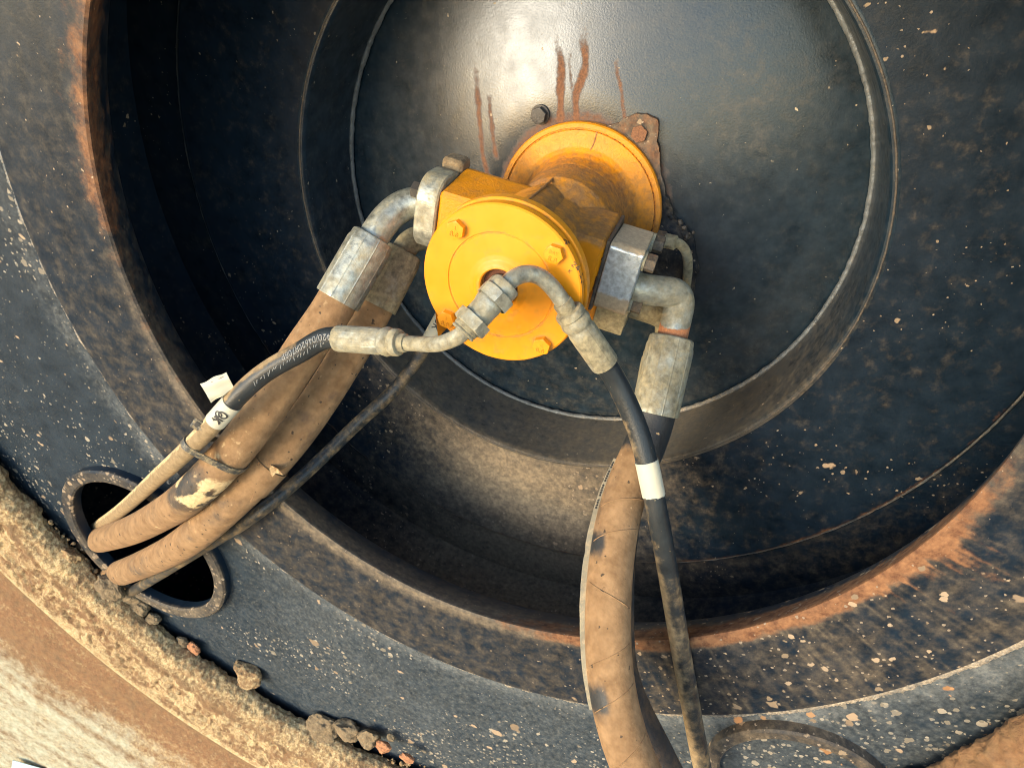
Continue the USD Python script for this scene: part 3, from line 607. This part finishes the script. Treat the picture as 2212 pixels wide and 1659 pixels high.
# --- big left hose, front
L1 = thing('hydraulic_hose', 'thick brown dusty hose from the left port to the hole, strapped by the cable tie', 'hose', at(770, 600, .78))
e0 = uv(-.147, -.158, .008)
f0, f1 = at(808, 512, .785), at(729, 648, .785)
tb = Tube(bend(e0, -E1, f0, f1 - f0, .42), .0185, 60, 32)
obj('elbow_pipe', tb.mesh, 'zinc', L1, True, zn(.30))
ferrule('ferrule', f0, f1, .0275, L1, zn(.34))
p1 = [f1 - norm(f1 - f0) * .02, f1 + norm(f1 - f0) * .02, at(672, 735, .786), at(600, 845, .79), at(520, 955, .795), at(430, 1052, .83), at(362, 1104, .93), at(300, 1138, 1.04), at(235, 1160, 1.17), at(165, 1176, 1.30), at(85, 1188, 1.42)]
TL1 = Tube(p1, .0243, 150, 40)
def hose_mask(tube, fade=None, gap=None, scuff=None, base=.92):
    def f(p):
        u, th = tube.params(p); n = n3(p, 16, 3); d = base - .10 + .55 * (n - .5); g = .30 * sstep(.52, .66, n3(p, 22, 9))
        if gap: d = d * (1 - sstep(gap[0], gap[1], u) * .0)
        if fade: d = d * sstep(fade[0], fade[1], u + .02 * (n - .5))
        if scuff is not None:
            for u0, w, amt, lit in scuff:
                k = np.exp(-((u - u0) / w) ** 2)
                d = d - amt * k * (.4 + n); g = g + lit * k * sstep(.45, .6, n3(p, 34, 6))
        return np.stack([d, g, .6 + 0 * u], 1)
    return f
uT = TL1.near(at(430, 1052, .83))
obj('hose_body', TL1.mesh, 'hose_rubber', L1, True, hose_mask(TL1, scuff=[(uT, .035, .50, .55), (uT - .03, .03, .3, .35)]))

# --- big left hose, behind
L2 = thing('hydraulic_hose', 'thick brown hose behind the front left one, with a torn flap of its sleeve', 'hose', at(845, 600, .87))
e0 = uv(-.148, -.10, -.060)
f0, f1 = at(872, 542, .86), at(812, 660, .86)
obj('elbow_pipe', Tube(bend(e0, -E1, f0, f1 - f0, .42), .0165, 50, 28).mesh, 'zinc', L2, True, zn(.75))
ferrule('ferrule', f0, f1, .0275, L2, zn(.75))
p2 = [f1 - norm(f1 - f0) * .02, f1 + norm(f1 - f0) * .02, at(765, 745, .856), at(690, 865, .85), at(612, 970, .845), at(520, 1066, .855), at(425, 1152, .92), at(345, 1202, 1.05), at(280, 1230, 1.17), at(210, 1252, 1.31), at(130, 1272, 1.44)]
TL2 = Tube(p2, .0240, 150, 40)
obj('hose_body', TL2.mesh, 'hose_rubber', L2, True, hose_mask(TL2, base=.85))
us = TL2.near(at(572, 1012, .848)); tf = TL2.theta(us, CAM)
sl = wrap(TL2, us - .012, us + .028, tf - 2.6, tf + 2.6, .0004, .0018, 16, 60, ragged=.012, seed=2)
obj('torn_sleeve', sl, 'hose_rubber', L2, 30, lambda p: np.tile([.95, .22, .4], (len(p), 1)))
q = TL2.at([us - .010], [tf + 0.0], .002)[0]
fl = [at(583, 1003, .822), at(600, 1012, .818), at(612, 1026, .820), at(596, 1022, .822), at(588, 1030, .823), at(582, 1018, .823)]
fl = V(fl); nn = norm(CAM - fl[0]); top, bot = fl + nn * .0010, fl
fm = [(0, 1, 3), (1, 2, 3), (0, 3, 5), (3, 4, 5)]; k = len(fl)
ff = fm + [(a + k, c + k, b + k) for a, b, c in fm] + [x for i in range(k) for x in ((i, i + k, (i + 1) % k), ((i + 1) % k, i + k, (i + 1) % k + k))]
obj('torn_flap', trimesh.Trimesh(np.vstack([top, bot]), ff, process=False), 'hose_rubber', L2, False, lambda p: np.tile([.9, .45, 0], (len(p), 1)))

# --- big right hose, front
R1 = thing('hydraulic_hose', 'thick brown dusty hose hanging from the right front port with a pale seam along it', 'hose', at(1440, 800, .765))
e0 = uv(.1215, -.158, -.012)
f0, f1 = at(1452, 728, .772), at(1414, 893, .775)
obj('elbow_pipe', Tube(bend(e0, E1, f0 - norm(f1 - f0) * .030, f1 - f0, .56, .05), .0178, 80, 36).mesh, 'zinc', R1, True, lambda p: np.stack([.52 + .6 * (n3(p, 30, 4) - .5), 1.0 * sstep(at(1450, 700, .77)[2] + .004, at(1450, 706, .77)[2], p[:, 2] + .006 * (n3(p, 60, 5) - .5)), 0 * p[:, 0]], 1))
ferrule('ferrule', f0, f1, .0278, R1, zn(.62))
p3 = [f1 - norm(f1 - f0) * .02, f1 + norm(f1 - f0) * .015, at(1383, 985, .765), at(1352, 1062, .745), at(1328, 1160, .72), at(1317, 1250, .70), at(1313, 1350, .685), at(1318, 1450, .675), at(1337, 1555, .665), at(1374, 1660, .655), at(1425, 1760, .645)]
TR1 = Tube(p3, .0243, 170, 44)
ud = TR1.near(at(1383, 985, .765)); u1_ = TR1.near(at(1323, 1190, .715)); u2_ = TR1.near(at(1322, 1500, .67))
def r1_mask(p):
    u, th = TR1.params(p); n = n3(p, 18, 3); left = TR1.theta(u1_, at(1250, 1190, .70)); dl = np.abs((th - left + PI) % (2 * PI) - PI)
    d = (.98 + .30 * (n - .5)) * sstep(ud - .012, ud + .012, u)
    for u0, w, am in ((u1_, .016, .85), (u2_, .018, .75), (u1_ - .05, .04, .40)):
        d = d - am * np.exp(-((u - u0) / w) ** 2) * sstep(1.15, .55, dl + .3 * (n - .5))
    return np.stack([d, 0 * u, .5 + 0 * u], 1)
obj('hose_body', TR1.mesh, 'hose_rubber', R1, True, r1_mask)
# spiral wrap marks
for k, (px, sgn) in enumerate(((1012 + 45, 1), (1150, 1), (1290, -1), (1400, 1), (1480, 1), (1590, 1))):
    u0 = TR1.near(at(1330, px, .70)); th = TR1.theta(u0, CAM)
    q = np.linspace(-1.0, 1.0, 16); pts = TR1.at(u0 + .011 * q * sgn, th + q * 1.1, .0001)
    obj('wrap_crease', Tube(pts, .00055, 24, 6, straight=True).mesh, 'hose_rubber', R1, True, lambda p: np.tile([.8, .0, .8], (len(p), 1)))
# seam flap down the left side of the hose
ua = TR1.near(at(1372, 1010, .76)); ub = TR1.near(at(1330, 1525, .67))
uu = np.linspace(ua, ub, 90); th0 = np.array([TR1.theta(u, TR1.C[np.argmin(abs(TR1.u - u))] - ROT[:, 0] * .1 + ROT[:, 1] * .012) for u in uu])
ww = (.0040 + .0016 * fbm(np.c_[uu * 60, uu * 0, uu * 0], 3)) * np.sin(np.linspace(.25, PI - .2, 90)) ** .7 + .001
inner, outer = TR1.at(uu, th0, -.001), TR1.at(uu, th0 + .05, ww)
off = np.cross(norm_rows(np.gradient(uu * 0 + 0)[:, None] + 1e-9 + V([TR1.T[np.argmin(abs(TR1.u - u))] for u in uu])), norm_rows(outer - inner)) * .0009
Pq = np.stack([inner + off, outer + off, outer - off, inner - off], 1)
obj('seam_flap', grid(Pq, closed_v=True), 'seam_cloth', R1, 30)
st = []
for u in np.linspace(ua + .006, ua + .062, 17):
    k = np.argmin(abs(uu - u)); c = .42 * inner[k] + .58 * outer[k] + off[k] * (1.0 if off[k] @ (CAM - inner[k]) > 0 else -1.0)
    s = trimesh.creation.icosphere(1, .0013); s.vertices += c; st.append(s)
sp = obj('stitching', st, 'ink', R1, False); tag(sp, kind='stuff')

# --- big right hose, behind
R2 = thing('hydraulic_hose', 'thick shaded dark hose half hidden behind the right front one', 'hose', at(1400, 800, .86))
e0 = uv(.122, -.105, -.062)
f0, f1 = at(1432, 760, .865), at(1405, 900, .87)
obj('elbow_pipe', Tube(bend(e0, E1, f0, f1 - f0, .6), .0150, 50, 24).mesh, 'zinc', R2, True, zn(.7))
ferrule('ferrule', f0, f1, .026, R2, zn(.7))
p4 = [f1 - norm(f1 - f0) * .02, f1 + norm(f1 - f0) * .02, at(1370, 1010, .85), at(1340, 1130, .81), at(1327, 1250, .775), at(1325, 1350, .755), at(1333, 1450, .742), at(1360, 1530, .735), at(1400, 1610, .73), at(1440, 1690, .725), at(1490, 1780, .72)]
TR2 = Tube(p4, .0240, 130, 36)
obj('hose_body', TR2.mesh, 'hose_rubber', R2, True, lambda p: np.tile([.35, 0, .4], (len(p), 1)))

# --- tee fitting on the front flange
A1, A2 = at(1003, 714, .597), at(1098, 612, .600)
td = norm(A2 - A1); tm = .5 * (A1 + A2)
tee = thing('tee_fitting', 'dusty steel tee fitting with hex nuts screwed into the centre of the yellow front flange', 'pipe fitting', tm)
fcc = V([FC[0], -.288, FC[2]]); od = norm(tm - fcc)
obj('stem', [Tube([fcc + V([0, .002, 0]), fcc - V([0, .012, 0]), tm - od * .004], .0135, 16, 28).mesh], 'zinc', tee, True, zn(.55))
obj('body', lathe(rings([(1e-4, -.016), (.0125, -.016), (.0130, -.014), (.0130, .006), (.0122, .008), (1e-4, .008)], step=.003), tm, td, 40), 'zinc', tee, 30, zn(.5))
obj('hex_nut', [hexhead(tm + td * .0065, td, .0312, .0125, .5)], 'zinc', tee, 28, zn(.55))
obj('nut_collar', [lathe(rings([(1e-4, 0), (.0136, 0), (.0140, .001), (.0140, .0085), (.0132, .0102), (.0096, .0102), (.0088, .007)], step=.003), tm + td * .0185, td, 48)], 'zinc', tee, 28, zn(.6))
obj('hex_nut', [hexhead(tm - td * .0135, -td, .0300, .0120, .25)], 'zinc', tee, 28, zn(.45))
obj('nut_collar', [lathe(rings([(1e-4, 0), (.0122, 0), (.0126, .001), (.0126, .0040), (.0115, .0048), (.0120, .0056), (.0126, .0065), (.0122, .0078), (.0090, .0078), (.0083, .006)], step=.002), tm - td * .0250, -td, 48)], 'zinc', tee, 28, zn(.62))

# --- small left hose with print, tag and tie
S1 = thing('small_hose', 'thin black hose with white print and a paper label, curving left from the tee fitting', 'hose', at(800, 738, .65))
T0 = Tube([tm - td * .024, tm - td * .036, at(975, 734, .602), at(945, 743, .615), at(905, 743, .628), at(868, 741, .637)], .0076, 50, 24)
obj('elbow_pipe', T0.mesh, 'zinc', S1, True, zn(.55))
f0, f1 = at(866, 740, .637), at(730, 731, .668)
d = norm(f1 - f0)
obj('collar', lathe(rings([(.005, -.010), (.0088, -.010), (.0094, -.009), (.0094, -.003), (.0128, -.0025), (.0138, .0), (.0138, .004), (.0128, .006), (.0140, .008), (.0150, .012), (.0138, .0165), (.0126, .018), (.011, .0185)], step=.003), f0 + d * .004, d, 48), 'zinc', S1, 35, zn(.62))
ferrule('ferrule', f0 + d * .018, f1, .0136, S1, zn(.6), n=12, seg=360)
ps = [f1 - d * .015, f1 + d * .012, at(655, 757, .692), at(590, 793, .708), at(525, 845, .725), at(470, 905, .742), at(415, 962, .77), at(350, 1022, .86), at(285, 1082, 1.02), at(225, 1128, 1.18), at(155, 1172, 1.34)]
TS1 = Tube(ps, .0112, 160, 28)
ul = TS1.near(at(485, 888, .738))
def s1_mask(p):
    u, th = TS1.params(p); n = n3(p, 26, 3); tu = TS1.theta(ul * .5, CAM); k = np.argmin(abs(TS1.u[None] - u[:, None]), axis=1)
    upn = (np.cos(th)[:, None] * TS1.N[k] + np.sin(th)[:, None] * TS1.B[k]) @ norm(V([-.55, -.2, .8]))
    d = .05 + .72 * sstep(ul - .01, ul + .02, u) + .75 * sstep(.45, .95, upn + .5 * (n - .5)) * sstep(ul - .16, ul - .10, u)
    g = .6 * sstep(ul - .05, ul - .01, u) * sstep(.5, .9, upn)
    return np.stack([d, g, .4 + 0 * u], 1)
hb = obj('hose_body', TS1.mesh, 'black_hose', S1, True, s1_mask)
u_s = TS1.near(f1) ; tcam = TS1.theta(u_s + .05, CAM)
flip = True
def text_at(tube, s, height, u0, th0, sgn_u, sgn_t):
    t = meshkit.text_mesh(s, height, .0003).subdivide_to_size(height / 3)
    x, y, z = t.vertices.T; y = y - height / 2; u = u0 + sgn_u * x; r = np.interp(u, tube.u, tube.r)
    return trimesh.Trimesh(tube.at(u, th0 + sgn_t * y / r, .0003 + z), t.faces, process=False)
def text_on(tube, s, height, px, d, rot180=True):
    """Letters printed along a hose near pixel px; rot180: they read from right to left, upside down."""
    u0 = tube.near(at(*px, d)); k = np.argmin(abs(tube.u - u0)); thc = tube.theta(u0, at(*px, d - .1))
    right = 1 if tube.T[k] @ ROT[:, 0] > 0 else -1                # along +u, do pixels go right?
    # direction of growing theta on the side seen: up or down in the picture
    a, b = tube.at([u0], [thc], 0)[0], tube.at([u0], [thc + .1], 0)[0]
    cross = np.cross(tube.T[k] * right, b - a) @ norm(CAM - a)    # > 0: theta grows to the left of reading direction
    su, st_ = right, (1 if cross > 0 else -1)
    if rot180: su, st_ = -su, -st_
    return text_at(tube, s, height, u0, thc, su, st_)
obj('printed_lettering', text_on(TS1, '420/04620R708P', .0062, (722, 735), .66), 'white_print', S1, False)
# smudged remains of a second line of print lower on the hose
sm = []
for k in range(22):
    u = u_s + .010 + k * .0052 + rng.random() * .002; th = TS1.theta(u, at(590, 850, .6)) 
    a = TS1.at([u, u + .002 + .003 * rng.random()], [th + .25 * rng.random(), th - .35 * rng.random()], .0002)
    sm.append(Tube([a[0], .5 * (a[0] + a[1]), a[1]], .00045, 4, 5).mesh)
q = obj('smudged_print', sm, 'white_print', S1, False); tag(q, kind='stuff')
def mid_theta(tube, u): return tube.theta(u, CAM)
tl = mid_theta(TS1, ul)
lab = obj('paper_label', wrap(TS1, ul - .017, ul + .018, tl - 2.2, tl + 2.2, .0004, .0009, 12, 40), 'label_paper', S1, 30, lambda p: np.stack([.10 + .25 * (n3(p, 60, 2) - .4), 0 * p[:, 0], 0 * p[:, 0]], 1))
def label_text(tube, s, h, px, d, lift, **k):
    t = text_on(tube, s, h, px, d, **k); return t
t = meshkit.text_mesh('OK', .0115, .0003).subdivide_to_size(.003)
def wrap_text(tube, s, h, u0, th0, ang, lift=.0012):
    """Text turned by ang (0 = along +u with up = +theta)."""
    t = meshkit.text_mesh(s, h, .0003, True).subdivide_to_size(h / 4); x, y, z = t.vertices.T; x = x - x.mean(); y = y - h / 2
    a, b = x * math.cos(ang) - y * math.sin(ang), x * math.sin(ang) + y * math.cos(ang)
    return a, b, z, t.faces
def put_text(tube, s, h, u0, th0, ang, lift=.0012):
    k = np.argmin(abs(tube.u - u0)); right = 1 if tube.T[k] @ ROT[:, 0] > 0 else -1
    p, q = tube.at([u0], [th0], 0)[0], tube.at([u0], [th0 + .1], 0)[0]
    st_ = 1 if np.cross(tube.T[k] * right, q - p) @ norm(CAM - p) > 0 else -1
    a, b, z, f = wrap_text(tube, s, h, u0, th0, ang); r = tube.r[k]
    return trimesh.Trimesh(tube.at(u0 + right * a, th0 + st_ * b / r, lift + z), f, process=False)
sgn = 1
thlow = TS1.theta(ul, at(500, 905, .6)); thup = TS1.theta(ul, at(462, 872, .6))
obj('label_print', [put_text(TS1, 'OK', .0095, ul + .001, thlow, PI - .12)], 'ink', lab, False)
obj('label_print', [put_text(TS1, 'OK', .0075, ul + .002, thup, PI + .35)], 'ink', lab, False)
# stub of the label standing off the hose
flp = V([at(456, 870, .724), at(506, 838, .722), at(489, 803, .712), at(432, 829, .714)])
G = np.zeros((9, 11, 3))
for i in range(9):
    for j in range(11):
        a, b = i / 8, j / 10; G[i, j] = (1 - a) * ((1 - b) * flp[0] + b * flp[1]) + a * ((1 - b) * flp[3] + b * flp[2])
        G[i, j] += norm(CAM - G[i, j]) * (.004 * math.sin(a * PI) + .0015 * math.sin(a * 9 + b * 2)) + ROT[:, 2] * .0008 * math.sin(b * 9 + a * 3)
nn = norm(np.cross(G[0, -1] - G[0, 0], G[-1, 0] - G[0, 0])) * .0004
sol = [grid(G + nn), grid(G - nn)] + [grid(np.stack([(G + nn)[s_], (G - nn)[s_]], 0)) for s_ in (np.s_[0], np.s_[-1], np.s_[:, 0], np.s_[:, -1])]
obj('label_tab', [trimesh.Trimesh(*q, process=False) for q in sol], 'label_paper', lab, 40)
cr = [.15 * flp[0] + .85 * flp[3] + (flp[2] - flp[3]) * x + norm(CAM - flp[3]) * (.0026 + .0006 * math.sin(x * 20)) for x in np.linspace(.12, .85, 12)]
obj('tear_line', Tube(cr, .0004, 20, 5).mesh, 'mud_grey', lab, True)

# --- cable tie round the thin hose and the big front hose
uq = TL1.near(at(497, 982, .80)); k1 = np.argmin(abs(TL1.u - uq)); nrm = TL1.T[k1]
c1 = TL1.C[k1]; k2 = np.argmin(np.abs((TS1.C - c1) @ nrm) + 10 * (np.linalg.norm(TS1.C - c1, axis=1) > .12)); c2 = TS1.C[k2]
from shapely.geometry import Point
xa, ya, _ = frame(nrm); loc = lambda p: ((p - c1) @ xa, (p - c1) @ ya)
hull = Point(0, 0).buffer(.0253, 24).union(Point(*loc(c2)).buffer(.0120, 24)).convex_hull
co = V(hull.exterior.coords)[:-1]
ds = np.r_[0, np.cumsum(np.linalg.norm(np.diff(np.vstack([co, co[:1]]), axis=0), axis=1))]; q = np.linspace(0, ds[-1], 120, endpoint=False)
co = np.c_[np.interp(q, ds, np.r_[co[:, 0], co[0, 0]]), np.interp(q, ds, np.r_[co[:, 1], co[0, 1]])]
on = norm_rows(co - (co.mean(0)))
w2 = .0042
def ring3(c, o): return c1 + c[:, :1] * xa + c[:, 1:] * ya + o * nrm
tilt = 0.0
P = np.stack([ring3(co, -w2), ring3(co + on * .0014, -w2 * .9), ring3(co + on * .0014, w2 * .9), ring3(co, w2)], 1)
tie = thing('cable_tie', 'black nylon cable tie strapping the thin hose to the thick front left hose', 'cable tie', c1)
obj('strap', grid(P, closed_u=True, closed_v=True), 'nylon', tie, 30)
hc = at(426, 917, .742); 
fr = (hc, norm(at(436, 905, .74) - at(418, 930, .745)), norm(CAM - hc), norm(np.cross(at(436, 905, .74) - at(418, 930, .745), CAM - hc)))
hd = rbox((-.007, -.004, -.006), (.007, .004, .006), .0018, fr)
ho = rbox((-.0035, .0025, -.0028), (.0035, .0048, .0028), .0009, fr)
obj('buckle', hd, 'nylon', tie, 30); obj('slot', ho, 'ink', tie, 30)
obj('tail', Tube([hc + fr[1] * .0, at(440, 930, .742), at(452, 945, .75)], .0028, 10, 8).mesh, 'nylon', tie, True)

# --- small right hose
S2 = thing('small_hose', 'thin black hose with a blank white sticker, falling right from the tee fitting', 'hose', at(1400, 1000, .69))
f0, f1 = at(1229, 674, .637), at(1307, 786, .668); d = norm(f1 - f0)
obj('elbow_pipe', Tube([tm + td * .022, tm + td * .034, at(1125, 594, .606), at(1150, 592, .612), at(1178, 606, .620), at(1203, 634, .628), f0 + d * .004], .0083, 60, 24).mesh, 'zinc', S2, True, zn(.5))
obj('collar', lathe(rings([(.006, -.013), (.0096, -.013), (.0100, -.012), (.0100, -.006), (.0092, -.0055), (.0092, -.002), (.0140, -.0015), (.0150, .0005), (.0150, .005), (.0135, .0065), (.0150, .009), (.0158, .013), (.0145, .018), (.0128, .020)], step=.003), f0, d, 48), 'zinc', S2, 35, zn(.62))
ferrule('ferrule', f0 + d * .016, f1, .0147, S2, zn(.62), n=10, seg=360)
p6 = [f1 - d * .015, f1 + d * .012, at(1350, 862, .682), at(1383, 945, .687), at(1404, 1030, .692), at(1424, 1130, .705), at(1447, 1260, .735), at(1470, 1400, .768), at(1493, 1530, .80), at(1518, 1660, .83), at(1545, 1760, .86)]
TS2 = Tube(p6, .0116, 170, 28)
uw = TS2.near(at(1404, 1032, .692))
def s2_mask(p):
    u, th = TS2.params(p); n = n3(p, 26, 3); k = np.argmin(abs(TS2.u[None] - u[:, None]), axis=1)
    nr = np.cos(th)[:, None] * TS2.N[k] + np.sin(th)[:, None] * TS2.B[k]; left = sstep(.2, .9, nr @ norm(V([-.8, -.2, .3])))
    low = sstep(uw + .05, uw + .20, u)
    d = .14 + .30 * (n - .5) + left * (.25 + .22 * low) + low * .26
    return np.stack([d, .28 * sstep(uw + .03, uw + .06, u) * sstep(uw + .18, uw + .1, u) * n, .35 + 0 * u], 1)
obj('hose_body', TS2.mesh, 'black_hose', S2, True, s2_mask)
tw = TS2.theta(uw, CAM)
obj('white_sticker', wrap(TS2, uw - .0185, uw + .0205, tw - 2.3, tw + 2.3, .0003, .0008, 10, 44, ragged=.002), 'label_paper', S2, 30, lambda p: np.stack([.12 + .5 * (n3(p, 40, 5) - .45), 0 * p[:, 0], 0 * p[:, 0]], 1))

# --- thin cable behind
C1 = thing('thin_hose', 'thin dark dusty hose running from behind the yellow flange down left into the hole', 'hose', at(800, 890, .93))
p7 = [at(1005, 590, .93), at(975, 645, .93), at(938, 712, .93), at(897, 783, .93), at(850, 843, .93), at(785, 903, .932), at(710, 975, .932), at(640, 1040, .915), at(570, 1098, .90), at(480, 1158, .95), at(390, 1213, 1.06), at(310, 1262, 1.17), at(240, 1300, 1.29)]
TC = Tube(p7, .0094, 140, 22)
obj('hose_body', TC.mesh, 'black_hose', C1, True, lambda p: np.stack([.38 + .3 * (n3(p, 26, 3) - .5), 0 * p[:, 0], .3 + 0 * p[:, 0]], 1))
uc = TC.near(at(936, 700, .93)); tc = TC.theta(uc, CAM)
lb2 = obj('paper_label', wrap(TC, uc - .022, uc + .03, tc - 2.3, tc + 2.3, .0003, .0008, 10, 40), 'label_paper', C1, 30)
obj('label_print', [put_text(TC, 'OK', .0085, uc - .002, tc, PI + .0)], 'ink', lb2, False)

# ------------------------------------------------------------------ dried mud lumps along the rim
def lump(px, Y, size, mat, label, flat=.75, seed=0, group=None, parent=None, sub=4):
    r = np.random.default_rng(seed)
    s = trimesh.creation.icosphere(sub, 1.0); v = s.vertices.copy()
    for k in range(9):
        n_ = norm(r.normal(size=3)); c = .55 + .3 * r.random(); t = v @ n_; v -= np.clip(t - c, 0, 1)[:, None] * n_ * .85
    v *= (1 + .55 * (fbm(v * 1.7 + r.random(3) * 20, 4, seed) - .5) + .26 * (fbm(v * 4.0 + r.random(3) * 20, 5, seed) - .5))[:, None]
    v *= V([1, flat, .8 + .3 * r.random()]); c = aty(px[0], px[1], Y)
    if parent is None:
        t = thing('mud_clod', label, 'mud clod', c, group); 
        return obj('lump', trimesh.Trimesh(v * size + c, s.faces, process=False), mat, t, 50)
    return trimesh.Trimesh(v * size + c, s.faces, process=False)
def clod(px, Y, size, mat, label, flat=.75, seed=0, group=None):
    s = lump(px, float(rim_y(Y)), size * 1.25, mat, label, flat, seed, parent=1)
    o = obj('mud_clod', s, mat, None, 50); return tag(o, label, 'mud clod', group)
clod((537, 1456), -.502, .027, 'mud', 'large pointed ochre clod standing alone on the rim edge, below the hole', .7, 1)
clod((530, 1492), -.508, .014, 'mud_grey', 'grey-brown clod pressed against the foot of the large pointed one', .7, 2)
clod((240, 1268), -.520, .022, 'mud_grey', 'olive knobbly mud clod under the end of the rear thick hose', .7, 3)
clod((283, 1286), -.500, .022, 'mud_grey', 'brown layered mud clod poking into the round hole', .8, 4)
clod((300, 1312), -.503, .024, 'mud_grey', 'flat brown mud clod over the lower edge of the round hole', .6, 5)
clod((330, 1335), -.505, .014, 'mud_grey', 'small brown mud clod at the bottom of the hole collar', .7, 6)
clod((392, 1388), -.506, .012, 'mud_grey', 'grey mud clod between the hole collar and the pink crumbs', .7, 7)
clod((420, 1400), -.505, .011, 'mud_orange', 'pinkish lumpy clod on the rim right of the hole collar', .7, 8)
clod((700, 1573), -.506, .027, 'mud_grey', 'wide low brown mud heap on the rim right of the large clod', .6, 9)
clod((750, 1580), -.506, .025, 'mud_grey', 'low brown mud heap next to the rounded grey clod', .6, 10)
clod((795, 1592), -.510, .020, 'mud_grey', 'rounded grey-brown clod left of the orange pieces', .7, 11)
clod((830, 1612), -.515, .013, 'mud_orange', 'bright orange clay clod, larger of the two near the bottom edge', .7, 12)
clod((878, 1636), -.517, .012, 'mud_orange', 'flat orange clay clod, nearest the bottom edge of the picture', .5, 13)
clod((845, 1593), -.505, .007, 'mud_grey', 'tiny grey clod above the orange clay pieces', .7, 14)
clod((150, 1200), -.517, .018, 'mud', 'square ochre clod on the rim left of the hoses', .6, 15)
crumbs = []
for k in range(330):
    t = rng.random(); pxx = np.interp(t, [0, .12, .25, .4, .55, .75, 1], [10, 110, 200, 330, 520, 740, 930]); pyy = np.interp(pxx, [0, 60, 138, 188, 230, 322, 415, 502, 576, 691, 783, 930], [1035, 1100, 1160, 1215, 1280, 1355, 1420, 1475, 1525, 1590, 1630, 1662])
    sz = .0012 + .0040 * rng.random() ** 3
    s = trimesh.creation.icosphere(1, 1.0); v = s.vertices * (1 + .7 * (rng.random((len(s.vertices), 1)) - .5)); c = aty(pxx + rng.normal() * 6, pyy + 4 + rng.normal() * 7, float(rim_y(-.508 + .006 * rng.random())))
    crumbs.append(trimesh.Trimesh(v * sz + c, s.faces, process=False))
tag(obj('mud_crumbs', crumbs, 'mud', None, 60), 'loose ochre mud crumbs scattered along the rim edge', 'crumbs', kind='stuff')
# pale blue scrap in the corner
sd = rim_depth(75, 1655) - .012
pc = V([at(28, 1641, sd), at(140, 1672, sd), at(130, 1760, sd - .02), at(10, 1760, sd - .02)])
G = np.zeros((8, 8, 3))
for i in range(8):
    for j in range(8):
        a, b = i / 7, j / 7; G[i, j] = (1 - a) * ((1 - b) * pc[0] + b * pc[1]) + a * ((1 - b) * pc[3] + b * pc[2]) + norm(CAM - pc[0]) * .004 * (fbm(V([[a * 3, b * 3, 0]]), 3, 4)[0] - .5)
nn = norm(np.cross(G[0, -1] - G[0, 0], G[-1, 0] - G[0, 0])) * .001
sol = [grid(G + nn), grid(G - nn)] + [grid(np.stack([(G + nn)[s_], (G - nn)[s_]], 0)) for s_ in (np.s_[0], np.s_[-1], np.s_[:, 0], np.s_[:, -1])]
tag(obj('plastic_scrap', [trimesh.Trimesh(*q, process=False) for q in sol], 'blue_plastic', None, 40), 'pale blue plastic scrap on the rim in the lower left corner', 'scrap')
